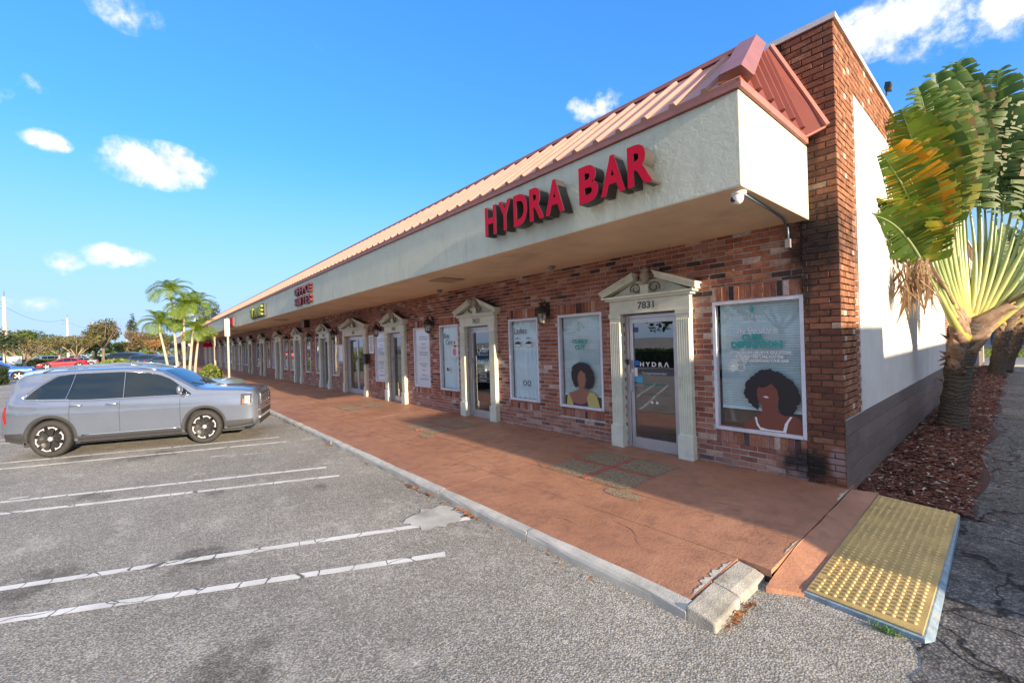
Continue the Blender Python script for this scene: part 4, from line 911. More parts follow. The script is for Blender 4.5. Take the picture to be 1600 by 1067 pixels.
    if k == 'lashes':
        decal('lettering', 'Lashes', *U(.36, .165), .20, M['black'], wo, yd, width=.42, shear=.25)
        for cx in (.27, .68):
            poly_plate('brow', [U(cx-.13, .235), U(cx-.02, .212), U(cx+.13, .236), U(cx-.01, .224)], yd, M['black'], wo); poly_plate('eye', [U(cx-.13, .285), U(cx, .262), U(cx+.13, .283), U(cx+.04, .30), U(cx-.08, .30)], yd, M['black'], wo); poly_plate('eye_shine', [U(cx-.12, .30), U(cx+.10, .302), U(cx+.02, .33)], yd, M['white'], wo)
        for cx in (.50, .66):
            mb = MB(); c = U(cx, .80); pts = [(c[0]+.045*math.cos(t), yd, c[1]+.055*math.sin(t)) for t in np.linspace(0, 6.283, 17)]; mb.tube(pts, .008, 5); mb.build('emblem', M['black'], wo)
    if k == 'skin':
        decal('lettering', 'Skin', *U(.30, .185), .19, M['black'], wo, yd, width=.28, shear=.2); decal('lettering', 'Care', *U(.46, .285), .19, M['black'], wo, yd, width=.32, shear=.2)
        for cx, cz, rx, rz, mm in ((.82, .26, .13, .075, M['white']), (.80, .40, .20, .10, M['white']), (.78, .41, .11, .065, plain('print_pink', (.55, .25, .30), .6)), (.80, .26, .05, .03, SKIN2), (.36, .69, .05, .03, M['black'])):
            c = U(cx, cz); poly_plate('print_shape', [(c[0]+rx*W_*math.cos(t), c[1]+rz*H_*math.sin(t)) for t in np.linspace(0, 6, 18)], yd-(.002 if mm is not M['white'] else 0), mm, wo)
    if k == 'dark' and x0 > -40:
        MB().box(gx0, gx0+W_*.35, yi+.05, yi+.06, gz0, gz1).build('curtain', mat('far_curtain', (.5, .5, .48), .8), wo)
# wall fixtures ---------------------------------------------------------
M['bronze'] = mat('lantern_bronze', (.050, .040, .033), .5, metal=.3, var=.3, scale=30); M['lamp_glass'] = glass_mat('lamp_glass', (.85, .84, .78), .10); M['candle'] = plain('candle_sleeve', (.75, .70, .52), .5)
def make_lantern(name):
    root = empty(name)
    mb = MB(); mb.box(-.055, .055, -.02, 0, .18, .46); mb.build('back_plate', M['bronze'], root)
    mb = MB(); pts = [(0, -.02, .36), (0, -.05, .46), (0, -.10, .52), (0, -.155, .50), (0, -.165, .44)]; mb.tube(pts, .012, 7); mb.tube([(0, -.02, .24), (0, -.07, .30), (0, -.10, .29)], .010, 7); mb.build('bracket', M['bronze'], root, smooth=True)
    c = (0, -.165, 0)
    mb = MB(); mb.lathe([(0, .46), (.02, .45), (.035, .42), (.03, .40), (.055, .385), (.10, .335), (.125, .285), (.135, .255), (.128, .25), (.0, .262)], c, n=12); mb.build('hood', M['bronze'], root)
    mb = MB()
    for a in range(6):
        t = a*math.pi/3+.3; mb.tube([(c[0]+.118*math.cos(t), c[1]+.118*math.sin(t), .255), (c[0]+.075*math.cos(t), c[1]+.075*math.sin(t), .035)], .007, 5)
    mb.lathe([(.0, -.02), (.02, .0), (.05, .012), (.082, .035), (.078, .05), (.0, .045)], c, n=12); mb.lathe([(.112, .235), (.122, .235), (.124, .253), (.112, .253)], c, n=12); mb.build('cage', M['bronze'], root)
    mb = MB(); mb.lathe([(.074, .045), (.114, .25)], c, n=6); mb.build('glass', M['lamp_glass'], root)
    mb = MB(); mb.lathe([(.0, .05), (.045, .05), (.055, .15), (.0, .155)], c, n=10); mb.build('candle', M['candle'], root, smooth=True)
    return root
lan = make_lantern('wall_lantern'); refresh_kids()
lamps = [(-6.22, 'bronze wall lantern between the curtained lashes window and the curly cut window'), (-10.83, 'bronze wall lantern above the white poster window near door 7833'), (-14.42, 'bronze wall lantern beside the white notice by the double doors'),
         (-18.95, 'bronze wall lantern just beyond the double doors'), (-22.5, 'bronze wall lantern below the dark speaker box'), (-26.9, 'fourth bronze wall lantern beyond the double doors, hanging in shade'), (-31.9, None), (-36.6, None), (-41.0, None), (-45.2, None), (-49.4, None), (-54, None), (-58.5, None)]
for i, (x, lab) in enumerate(lamps):
    o = lan if i == 0 else copy_tree(lan); o.location = (x, WALL_Y-.008, 2.31)
    tag(o, lab or '%s wall lantern counted from the near corner, far down the shop row' % ('seventh', 'eighth', 'ninth', 'tenth', 'eleventh', 'twelfth', 'thirteenth')[i-6], 'wall lantern', 'wall lanterns along the shop front')
    if i > 5: o['group'] = 'far wall lanterns'
# security camera with conduit
sc = empty('security_camera', (-1.735, 4.42, SOFFIT)); tag(sc, 'white dome security camera under the canopy corner with conduit to the wall', 'camera')
M['cam_white'] = plain('camera_white', (.80, .80, .80), .35)
mb = MB(); mb.lathe([(.0, 0), (.068, 0), (.07, -.03), (.06, -.045), (.0, -.045)], (0, 0, 0), n=20); mb.build('base', M['cam_white'], sc, smooth=True)
mb = MB(); mb.lathe([(.052, -.045), (.054, -.075), (.045, -.105), (.025, -.125), (.0, -.13)], (-.005, -.01, 0), n=20); mb.build('dome', M['cam_white'], sc, smooth=True)
mb = MB(); mb.lathe([(.0, -.012), (.026, -.012), (.022, .006), (0, .008)], (-.03, -.045, -.085), 'y', 14); mb.build('lens', M['black'], sc)
M['conduit'] = mat('conduit', (.16, .25, .32), .4, metal=.4); lw = (-1.875+1.735)
mb = MB(); mb.tube([(.02, .06, -.02), (.0, .4, -.018), (-.03, .9, -.016), (-.07, 1.4, -.018), (lw, 1.75, -.02), (lw, 1.82, -.05), (lw, 1.835, -.12), (lw, 1.835, -.2)], .0125, 8); mb.build('conduit', M['conduit'], sc, smooth=True)
MB().box(lw-.028, lw+.028, 1.80, 1.852, -.31, -.2).build('junction_box', M['alu'], sc)
for x, y, lab in ((-5.667, 5.86, 'small grey junction box under the soffit nearest the canopy corner'), (-9.72, 5.86, 'small grey junction box under the soffit beside the square hatch')):
    mb = MB(); mb.box(-.05, .05, -.05, .05, -.055, 0); mb.lathe([(.0, -.075), (.03, -.075), (.035, -.055)], (0, 0, 0), n=12); o = mb.build('junction_box', M['grey']); o.location = (x, y, SOFFIT-.0); tag(o, lab, 'junction box', 'soffit junction boxes')
# notices, mail box, speaker
o = empty('notice_board', (-15.28, WALL_Y-.012, 2.05)); tag(o, 'white notice with black print on the bricks right of the double doors', 'notice'); MB().box(-.22, .22, 0, .012, -.33, .33).build('sheet', M['paper'], o)
for q in range(9): MB().box(-.15+.02*(q % 3), .15-.02*(q % 2), -.002, .0, .24-q*.06, .265-q*.06).build('print_line', M['grey'], o)
o = empty('framed_notice', (-18.42, WALL_Y-.02, 1.72)); tag(o, 'framed white notice left of the double doors', 'notice'); MB().box(-.26, .26, 0, .02, -.36, .36).build('frame', M['alu'], o); MB().box(-.2, .2, -.003, 0, -.3, .3).build('sheet', M['paper'], o)
o = empty('mail_box', (-15.55, WALL_Y-.12, 1.55)); tag(o, 'black mail box on the right door post of the double doors', 'mail box'); mb = MB(); mb.box(-.16, .16, -.08, .04, -.2, .12); bevel(mb.build('box', M['black'], o), .01); MB().xz([(-.17, .125), (.17, .125), (.17, .16), (-.17, .16)], -.10, .05).build('lid', M['black'], o)
o = empty('speaker_box', (-23.1, WALL_Y, 3.2)); tag(o, 'dark speaker box under the soffit beyond the double doors', 'speaker'); MB().box(-.2, .2, -.25, 0, -.2, .17).build('box', M['black'], o); MB().box(-.18, .18, -.256, -.251, -.18, .15).build('grille', M['grey'], o)
# flood light on the parapet
o = empty('flood_light', (-1.30, 9.15, 5.757)); o.scale = (.55, .55, .55); tag(o, 'black flood light on the parapet of the end wall above the fan palm', 'flood light'); mb = MB(); mb.tube([(0, 0, 0), (0, 0, .16)], .02, 8); mb.build('stem', M['black'], o); mb = MB(); mb.prism([(-.03, -.16, .16), (.10, -.16, .12), (.12, -.16, .30), (-.0, -.16, .34)], (0, .32, 0)); mb.build('housing', M['black'], o); MB().prism([(.104, -.14, .14), (.108, -.14, .138), (.126, -.14, .28), (.122, -.14, .282)], (0, .28, 0)).build('lens', M['lamp_glass'], o)
# signs -----------------------------------------------------------------
M['sign_red'] = plain('sign_red_face', (.62, .001, .028), .55, spec=.2); M['sign_side'] = mat('sign_return', (.055, .05, .045), .5, var=.1); M['sign_dark'] = plain('sign_maroon', (.16, .012, .016), .45); M['sign_yel'] = plain('sign_yellow', (.26, .29, .06), .5)
def channel(sign, chars, xs, z, h, widths, depth, stand, face, side, bold=.035):
    for c, x, w in zip(chars, xs, widths):
        me = text_mesh(c, 1.0, bold=bold, extrude=.5, align='LEFT', res=4)
        co = np.array([v.co for v in me.vertices]); lo, hi = co.min(0), co.max(0)
        for v in me.vertices: v.co = Vector(((v.co.x-lo[0])/(hi[0]-lo[0])*w+x, (v.co.z-.5)*depth*1.0-stand, (v.co.y-lo[1])/(hi[1]-lo[1])*h+z)) if False else Vector(((v.co.x-lo[0])/(hi[0]-lo[0])*w+x, -stand-depth*(v.co.z-lo[2])/(hi[2]-lo[2]), (v.co.y-lo[1])/(hi[1]-lo[1])*h+z))
        me.materials.clear(); me.materials.append(side); me.materials.append(face); me.update()
        for p in me.polygons: p.material_index = 1 if abs(p.normal.y) > .9 and all(me.vertices[v].co.y < -stand-depth*.9 for v in p.vertices) else 0
        link('letter', me, sign)
s = empty('channel_letter_sign', (0, FAS_Y, 0)); tag(s, 'large red raised letters reading HYDRA BAR on the near canopy fascia', 'sign')
channel(s, 'HYDRA', [-5.32, -4.985, -4.645, -4.31, -4.005], 3.625, .44, [.275, .29, .29, .285, .335], .17, .035, M['sign_red'], M['sign_side'])
channel(s, 'BAR', [-3.425, -3.10, -2.735], 3.625, .44, [.29, .335, .305], .17, .035, M['sign_red'], M['sign_side'])
s = empty('channel_letter_sign', (0, FAS_Y, 0)); tag(s, 'dark red raised letters in two lines reading OFFICE SUITES on the fascia', 'sign')
channel(s, 'OFFICE', [-17.0+i*.34 for i in range(6)], 3.86, .27, [.29, .26, .26, .10, .29, .26], .08, .01, M['sign_dark'], M['sign_dark']); channel(s, 'SUITES', [-17.0+i*.34 for i in range(6)], 3.50, .27, [.28, .29, .10, .27, .26, .28], .08, .01, M['sign_dark'], M['sign_dark'])
s = empty('channel_letter_sign', (0, FAS_Y, 0)); tag(s, 'yellow green raised letter sign on dark backing left of the OFFICE SUITES sign', 'sign')
MB().box(-25.3, -22.2, -.08, -.01, 3.52, 4.08).build('backing', M['black'], s); channel(s, 'OINNE', [-25.15+i*.58 for i in range(5)], 3.56, .46, [.44, .14, .46, .46, .44], .10, .085, M['sign_yel'], M['sign_yel'])
s = empty('channel_letter_sign', (0, FAS_Y, 0)); tag(s, 'red and white boxed sign on the fascia left of the yellow letters', 'sign')
MB().box(-34.6, -31.0, -.12, -.01, 3.45, 4.0).build('backing', M['black'], s); MB().box(-31.9, -31.05, -.14, -.122, 3.5, 3.95).build('emblem', M['sign_red'], s); channel(s, 'ESIM', [-34.4, -33.75, -33.1, -32.75], 3.52, .4, [.5, .5, .15, .6], .1, .125, M['white'], M['sign_dark'])
s = empty('panel_sign', (0, FAS_Y, 0)); tag(s, 'dark red panel sign at the far end of the fascia', 'sign'); MB().box(-47, -44.5, -.08, -.01, 3.9, 4.2).build('panel', M['sign_dark'], s); MB().box(-47, -44.5, -.08, -.01, 3.5, 3.8).build('panel', M['sign_dark'], s)
s = empty('panel_sign', (-62, WALL_Y-.6, 2.65)); tag(s, 'small red hanging sign under the far canopy', 'sign'); MB().box(-.05, .05, -.45, .45, -.25, .25).build('panel', M['sign_red'], s); MB().box(-.02, .02, -.02, .02, .25, .74).build('hanger', M['black'], s)
# parking sign posts on the sidewalk
M['post'] = mat('pale_post', (.36, .33, .28), .6, var=.1); M['signback'] = mat('sign_back', (.36, .34, .31), .5, metal=.1)
for x, y, h, sg, lab in ((-36.6, 3.75, 2.85, 0, 'shorter bare pale sign post on the sidewalk edge'), (-29.8, 3.70, 3.75, 1, 'taller pale sign post with a narrow sign plate near the top')):
    o = empty('sign_post', (x, y, .1)); tag(o, lab, 'sign post', 'sign posts on the sidewalk'); MB().box(-.05, .05, -.05, .05, 0, h).build('post', M['post'], o)
    if sg: MB().box(.055, .075, -.16, .10, h-1.05, h-.05).build('plate', M['signback'], o)
# ================================================================ plants
def leaf_mat(name, a, b, rough=.45, trans=.35, scale=8.0):
    m, nt, bs = new_mat(name); p = pos(nt); at = nd(nt, 'ShaderNodeAttribute', attribute_name='bc')
    c = mixc(nt, mth(nt, 'ADD', mth(nt, 'MULTIPLY', at.outputs['Fac'], .7), mth(nt, 'MULTIPLY', noise(nt, scale, 3, .6, p), .4)), a, b)
    a2 = nd(nt, 'ShaderNodeAttribute', attribute_name='bt'); vein = mth(nt, 'SINE', mth(nt, 'MULTIPLY', a2.outputs['Fac'], 330.0))
    c = mixc(nt, rng_map(nt, vein, .1, 1.0, 0, .42), c, mixc(nt, 1.0, c, (.50, .55, .5), 'MULTIPLY'))
    c = mixc(nt, rng_map(nt, at.outputs['Fac'], 1.02, 1.35), c, (.24, .145, .06))          # dry torn tips
    nt.links.new(c, bs.inputs['Base Color']); bs.inputs['Roughness'].default_value = rough
    tr = nd(nt, 'ShaderNodeBsdfTranslucent'); nt.links.new(mixc(nt, 1.0, c, (1.25, 1.2, .6), 'MULTIPLY'), tr.inputs[0])
    mx = nd(nt, 'ShaderNodeMixShader'); mx.inputs[0].default_value = trans; out = nt.nodes['Material Output']
    nt.links.new(bs.outputs[0], mx.inputs[1]); nt.links.new(tr.outputs[0], mx.inputs[2]); nt.links.new(mx.outputs[0], out.inputs[0]); return m
M['rav'] = leaf_mat('fan_palm_leaf', (.030, .085, .022), (.16, .26, .042), .5, .45); M['rav_y'] = leaf_mat('yellowing_leaf', (.10, .19, .03), (.42, .36, .04), .5, .4)
M['rav_o'] = leaf_mat('orange_leaf', (.42, .26, .02), (.62, .24, .02), .45, .45); M['rav_dead'] = leaf_mat('dead_leaf', (.22, .13, .07), (.42, .29, .18), .8, .2, 20)
def pet_mat():
    m, nt, b = new_mat('petiole'); p = pos(nt); sx = nd(nt, 'ShaderNodeSeparateXYZ'); nt.links.new(p, sx.inputs[0]); at = nd(nt, 'ShaderNodeAttribute', attribute_name='bc')
    t = mth(nt, 'ADD', at.outputs['Fac'], mth(nt, 'MULTIPLY', mth(nt, 'SUBTRACT', noise(nt, 9, 4, .6, p), .5), .35))
    cr = nt.nodes.new('ShaderNodeValToRGB'); E_ = cr.color_ramp.elements; E_[0].position = 0; E_[0].color = (.40, .20, .04, 1); E_[1].position = 1; E_[1].color = (.22, .31, .12, 1)
    e = E_.new(.10); e.color = (.50, .36, .06, 1); e = E_.new(.26); e.color = (.45, .44, .13, 1); e = E_.new(.55); e.color = (.36, .42, .18, 1)
    nt.links.new(t, cr.inputs[0]); nt.links.new(cr.outputs[0], b.inputs['Base Color']); b.inputs['Roughness'].default_value = .35; return m
M['petiole'] = pet_mat(); M['sheath'] = mat('dry_sheath', (.24, .15, .095), .8, var=.35, scale=12, bmp=.6, bscale=40, dirt=(.42, .32, .24), dirt_amt=.7)
def trunk_mat():
    m, nt, b = new_mat('ringed_trunk'); p = pos(nt); sx = nd(nt, 'ShaderNodeSeparateXYZ'); nt.links.new(p, sx.inputs[0])
    w = noise(nt, 3, 5, .7, p); zz = mth(nt, 'ADD', mth(nt, 'MULTIPLY', sx.outputs[2], 1.0), mth(nt, 'MULTIPLY', w, .30)); s = mth(nt, 'SINE', mth(nt, 'MULTIPLY', zz, 95.0))
    c = mixc(nt, rng_map(nt, s, -.6, .9, .2, .8), (.045, .034, .026), (.14, .11, .085)); c = mixc(nt, rng_map(nt, noise(nt, 9, 5, .7, p), .5, .7, 0, .6), c, (.05, .04, .03)); c = mixc(nt, rng_map(nt, noise(nt, 30, 3, .7, p), .66, .74, 0, .6), c, (.35, .30, .24))
    nt.links.new(c, b.inputs['Base Color']); b.inputs['Roughness'].default_value = .9; bump(nt, b, mth(nt, 'ADD', mth(nt, 'MULTIPLY', s, .4), mth(nt, 'MULTIPLY', noise(nt, 25, 4, .7, p), 2)), .6, .02); return m
M['trunk'] = trunk_mat()
def blade(mb, base, dirv, side, L, W, droop, rr, ragged=.5, width_curve=None):
    """banana-like blade: a midrib with torn strips on both sides"""
    dirv = dirv.normalized(); side = (side-dirv*side.dot(dirv)).normalized(); nrm_ = dirv.cross(side).normalized()
    n = int(L/.032); pts = []; d = dirv.copy(); p = base.copy()
    for i in range(n+1):
        pts.append(p.copy()); d = (d+Vector((0, 0, -droop/n))+side*0.0).normalized(); p = p+d*(L/n)
    for s in (-1, 1):
        i = 0
        while i < n:
            k = min(n-i, rr.choice((1, 1, 2, 2, 3)) if rr.random() < ragged else rr.choice((4, 5, 6)))
            t0, t1 = i/n, (i+k)/n
            lean = rr.uniform(-.10, .16); wl = rr.uniform(.86, 1.02); gp_ = .002 if rr.random() < .6 else .012; dz = rr.uniform(-.34, .06)*ragged-.06; tw = rr.uniform(-.08, .08); mb.cur = min(1, max(0, rr.gauss(.5, .2)))
            rows = []
            for q in range(4):
                u = q/3
                def pt(t, j):
                    a = pts[min(n, j)]; w = wl*W*math.sin(math.pi*min(1, max(.0, .10+.86*t)))**.55
                    return a + side*s*w*u*(.96) + dirv*(w*u*(.30+lean)) + nrm_*(-.12*W*math.sin(u*2.2)+tw*w*u) + Vector((0, 0, dz*u*u*w))
                g = gp_*u
                rows.append((pt(t0+g, i)+dirv*g*1.5, pt(t1-g, i+k)-dirv*g*1.5))
            ids = []
            tone = mb.cur; dry = rr.random() < .30
            for q_, (a, b) in enumerate(rows):
                mb.cur = 1.45 if (dry and q_ == 3) else tone
                mb.cur2 = 1+t0*L; ia = mb.vert(a); mb.cur2 = 1+t1*L; ids.append((ia, mb.vert(b)))
            for (a, b), (c, e) in zip(ids, ids[1:]): mb.f.append([a, b, e, c])
            i += k
    return pts
def fan_palm(name, base, lean, H, fans, label, seed, dl, dr, scale=1.0, spread=1.0, trunk_r=.25, dead=True):
    rr = random.Random(seed); root = empty(name, base); tag(root, label, 'palm', 'fan palms along the end wall')
    top = Vector(lean)+Vector((0, 0, H))
    mb = MB(); n = 22; pp = [Vector((0, 0, 0)).lerp(top, i/n)+Vector((.03*math.sin(i*.9), .03*math.cos(i*.7), 0))*(i/n) for i in range(n+1)]
    mb.tube(pp, [trunk_r*(1.12-.25*min(1, i/4)+.05*math.sin(i*2.3)+.12*max(0, (i-14)/8)) for i in range(n+1)], 14); mb.build('trunk', M['trunk'], root, smooth=True)
    # dry boots of old leaf bases, stacked in a V
    dl, dr = Vector(dl), Vector(dr)
    def lateral(s): return (dl*(-s) if s < 0 else dr*s)
    mb = MB()
    for i in range(13):
        for s in (-1, 1):
            z0 = H-1.05+.085*i; o0 = Vector((0, 0, z0-H))+top*(z0/H)*0+top; o0 = Vector(lean)*(z0/H)+Vector((0, 0, z0)); a = .30+.04*i; L = (.30+.045*i)*scale
            d = (lateral(s).normalized()*math.sin(a+.35)+Vector((0, 0, math.cos(a+.35)))).normalized(); off = Vector((rr.uniform(-.02, .02), -.06*(i % 2)+rr.uniform(-.08, .04), 0))
            pts = [o0+off-lateral(s).normalized()*.12, o0+off+d*L*.4, o0+off+d*L*.8+Vector((0, 0, .05)), o0+off+d*L+Vector((0, 0, rr.uniform(-.08, .06)))]; mb.tube(pts, [.13*scale, .11*scale, .075*scale, .02], 7)
    for i in range(30):
        z0 = rr.uniform(.9, H-.3); a = rr.uniform(0, 6.28); o0 = Vector(lean)*(z0/H)+Vector((trunk_r*.95*math.cos(a), trunk_r*.95*math.sin(a), z0)); mb.tube([o0, o0+Vector((.10*math.cos(a), .10*math.sin(a), rr.uniform(-.05, .09)))], [.03, .006], 5)
    tag(mb.build('dry_sheath', M['sheath'], root, smooth=True), kind='stuff')
    for j, (s, pl, bl, bw, mm, lift) in enumerate(fans):
        # s: place in the fan (-1..1), pl petiole length, bl/bw blade
        lat = lateral(s)*spread; ax = (lat+Vector((0, 0, max(lift, lift*(1.9-.9*abs(s)))))).normalized(); y_off = Vector((rr.uniform(-.02, .02), -.03+.06*(j % 2), 0))
        V0 = top+Vector((0, 0, -.45+.26*(1-abs(s))))+y_off
        n = 10; pts = []; 
        for i in range(n+1):
            t = i/n; bend = Vector((0, 0, -.10*t*t*abs(s)*pl)); pts.append(V0+ax*pl*t+bend+lateral(s).normalized()*(.10*math.sin(t*3.1)*(1 if abs(s) > .05 else 0)))
        mb = MB(); rings = []
        rad = [(.075*(1-t)**2.5+.022*(1-t)+.015)*scale for t in np.linspace(0, 1, n+1)]
        before = len(mb.v); mb.tube(pts, rad, 8); mb.a = [0.0]*len(mb.v)
        for i in range(n+1):
            for q in range(8): mb.a[before+i*8+q] = i/n
        pet = mb.build('leaf', M['petiole'] if mm is not M['rav_dead'] else M['sheath'], root, smooth=True, attr=True)
        mb = MB(); dv = (pts[-1]-pts[-2]).normalized(); sd = (dr-dl).normalized() if abs(s) < 2 else dr
        sd = (Vector((.72, .55, 0))+Vector((rr.uniform(-.2, .3), rr.uniform(-.55, .2), rr.uniform(-.12, .12)))).normalized()
        mid = blade(mb, pts[-1], dv, sd, bl, bw, rr.uniform(.2, .5)+abs(s)*.35, rr, ragged=.88)
        mb.build('blade', mm, pet, attr=True, smooth=True, fix=False)
        mr_ = MB(); mr_.tube(mid, [.02*(1-i/len(mid))+.004 for i in range(len(mid))], 6); mr_.a = [.8]*len(mr_.v); mr_.build('midrib', M['petiole'], pet, attr=True, smooth=True)
    if dead:
        for (s, L, z) in dead:
            lat = lateral(s)*spread; mb = MB(); p0 = top+lat.normalized()*.5+Vector((0, -.1, .25)); ctrl = [p0, p0+lat.normalized()*.8+Vector((0, -.1, .55)), p0+lat.normalized()*1.5+Vector((0, -.15, .9+z)), p0+lat.normalized()*1.75+Vector((0, -.2, .45+z))]
            mb.tube(ctrl, [.035, .03, .025, .02], 6); st = mb.build('dead_leaf', M['sheath'], root, smooth=True)
            mb = MB(); e = ctrl[-1]
            for k in range(150):
                q = ctrl[2].lerp(e, rr.random()*1.1)+Vector((rr.gauss(0, .10), rr.gauss(0, .12), 0)); l = rr.uniform(.3, .95)*L; w = rr.uniform(.006, .022); a = rr.uniform(0, 3.14); mb.cur = rr.random(); dx, dy = math.cos(a)*w, math.sin(a)*w; sw = Vector((rr.gauss(0, .10), rr.gauss(0, .10), 0))
                ids = [mb.vert(v) for v in (q+Vector((dx, dy, 0)), q-Vector((dx, dy, 0)), q+sw*.5-Vector((dx*.8, dy*.8, l*.5)), q+sw*.5+Vector((dx*.8, dy*.8, -l*.5)), q+sw+Vector((dx*.3, 0, -l)), q+sw-Vector((dx*.3, 0, l)))]
                mb.f.append([ids[0], ids[1], ids[2], ids[3]]); mb.f.append([ids[3], ids[2], ids[5], ids[4]])
            mb.build('dry_shred', M['rav_dead'], st, attr=True, fix=False)
    return root
G, Yl, O = M['rav'], M['rav_y'], M['rav_o']
fan_ = []
for i, s_ in enumerate(np.linspace(-1.08, 1, 37)):
    aa = abs(s_); fan_.append((float(s_), 2.85-.22*(i % 3)-.15*aa, 2.2-.30*aa, .47-.05*aa+.04*(i % 3), (O if i == 4 else Yl if i in (1, 5, 7, 11, 32) else G), 1.02+.10*(1-aa) if aa > .02 else 1.1))
fan_palm('fan_palm', (-.88, 11.75, .08), (.24, .02, 0), 2.05, fan_,
    'large fan shaped traveller palm nearest the corner, yellow stalks and torn leaves', 3, (-.20, -1.0, 0), (.80, .30, 0), 1.0, trunk_r=.225, dead=[(-1.0, .62, -.15), (.98, .6, .0)])
small = [(-1.0, 1.9, 1.3, .34, Yl, 1.0), (-.7, 2.1, 1.5, .36, G, 1.5), (-.45, 2.1, 1.6, .38, G, 1.8), (-.2, 2.1, 1.6, .38, G, 2.1), (.05, 2.1, 1.6, .38, G, 2.2), (.3, 2.1, 1.6, .38, G, 2.0), (.5, 2.1, 1.6, .38, G, 1.8), (.75, 2.0, 1.5, .36, Yl, 1.4), (1, 1.9, 1.4, .34, G, 1.0)]
fan_palm('fan_palm', (-.62, 25.5, .05), (.30, 0, 0), 2.4, small, 'second fan palm behind the nearest one, brown ringed trunk leaning right', 5, (-.35, -1.2, 0), (1.3, .2, 0), .9, trunk_r=.26, dead=None)
fan_palm('fan_palm', (-.45, 28.6, .05), (.75, .1, 0), 2.6, small, 'farthest fan palm with a slanting pale trunk by the street end of the bed', 9, (-.3, -1.2, 0), (1.3, .2, 0), .9, trunk_r=.24, dead=None)
# ---- feather palms in the lot island
M['frond'] = leaf_mat('feather_frond', (.07, .16, .02), (.32, .41, .055), .45, .4); M['ptrunk'] = mat('pale_palm_trunk', (.44, .38, .29), .85, var=.2, scale=5, bmp=.3, bscale=18); M['shaft'] = mat('crown_shaft', (.22, .30, .10), .5, var=.15)
def frond_mesh(rr, L):
    mb = MB(); n = 34; p = Vector((0, 0, 0)); d = Vector((math.cos(.95), 0, math.sin(.95))); pts = []
    for i in range(n+1): pts.append(p.copy()); d = (d+Vector((0, 0, -.065))).normalized(); p = p+d*L/n
    mb.cur = .6; mb.tube(pts, [.022*(1-i/(n+1))+.004 for i in range(n+1)], 4)
    for i in range(3, n+1):
        t = i/n; l = .62*math.sin(math.pi*min(1, .14+.78*t))*L/1.6
        for s in (-1, 1):
            a = pts[i]; tang = (pts[i]-pts[i-1]).normalized(); out = (Vector((0, s, 0))*.85+tang*.65+Vector((0, 0, .25))).normalized(); mb.cur = rr.random()
            b = a+out*l*.55+Vector((0, 0, -.02)); c = a+out*l+Vector((0, 0, -.16*l-rr.uniform(0, .10))); w = tang*.015
            ids = [mb.vert(v) for v in (a-w*.6, a+w*.6, b+w, b-w, c)]; mb.f.append([ids[0], ids[1], ids[2], ids[3]]); mb.f.append([ids[3], ids[2], ids[4]])
    me = bpy.data.meshes.new('frond'); me.from_pydata(mb.v, [], mb.f); at = me.attributes.new('bc', 'FLOAT', 'POINT'); at.data.foreach_set('value', np.array(mb.a, 'f')); me.materials.append(M['frond']); return me
rr = random.Random(11); fr_ = [frond_mesh(rr, L) for L in (1.2, 1.4, 1.55)]
def feather_palm(base, lean, H, label, n=19):
    root = empty('feather_palm', base); tag(root, label, 'palm', 'slender palms in the lot island')
    top = Vector((lean[0], lean[1], H)); m = 12; pts = [Vector((top.x*(i/m)**1.4, top.y*(i/m)**1.4, H*i/m)) for i in range(m+1)]
    mb = MB().tube(pts, [.070*(1.25-.45*i/m) for i in range(m+1)], 9); mb.build('trunk', M['ptrunk'], root, smooth=True)
    mb = MB().tube([top-Vector((0, 0, .05)), top+Vector((0, 0, .28)), top+Vector((0, 0, .55))], [.075, .085, .04], 9); mb.build('crown_shaft', M['shaft'], root, smooth=True)
    for k in range(n):
        o = link('frond', rr.choice(fr_), root); o.location = top+Vector((0, 0, .5)); a = k*2.399+rr.uniform(-.2, .2); o.rotation_euler = (rr.uniform(-.25, .25), (-.45 if k < 6 else .10 if k < 12 else .50)+rr.uniform(-.15, .15), a); s = rr.uniform(.85, 1.1); o.scale = (s, s, s)
ib = gp(284, 27)
for dx, dy, lx, ly, H, lab in ((-.3, -.9, -.3, -.6, 2.9, 'slender palm leaning left, leftmost stem of the palm clump in the lot'), (.1, -.35, -.2, -.3, 4.9, 'tallest slender palm in the clump, its fronds topping the others'), (.4, .1, .1, .1, 3.9, 'slender palm in the middle of the clump with upright stem'), (.2, .45, .1, .6, 4.1, 'slender palm of the clump arching over toward the roof'), (.0, .85, .1, .35, 2.4, 'shortest slender palm, rightmost stem of the clump'), (-.4, .2, 0, -.2, 3.0, 'slender palm at the back of the clump with low drooping fronds')):
    feather_palm((ib.x+dx*.7, ib.y+dy*.7, .1), (lx*.7, ly*.7), H+.25, lab)
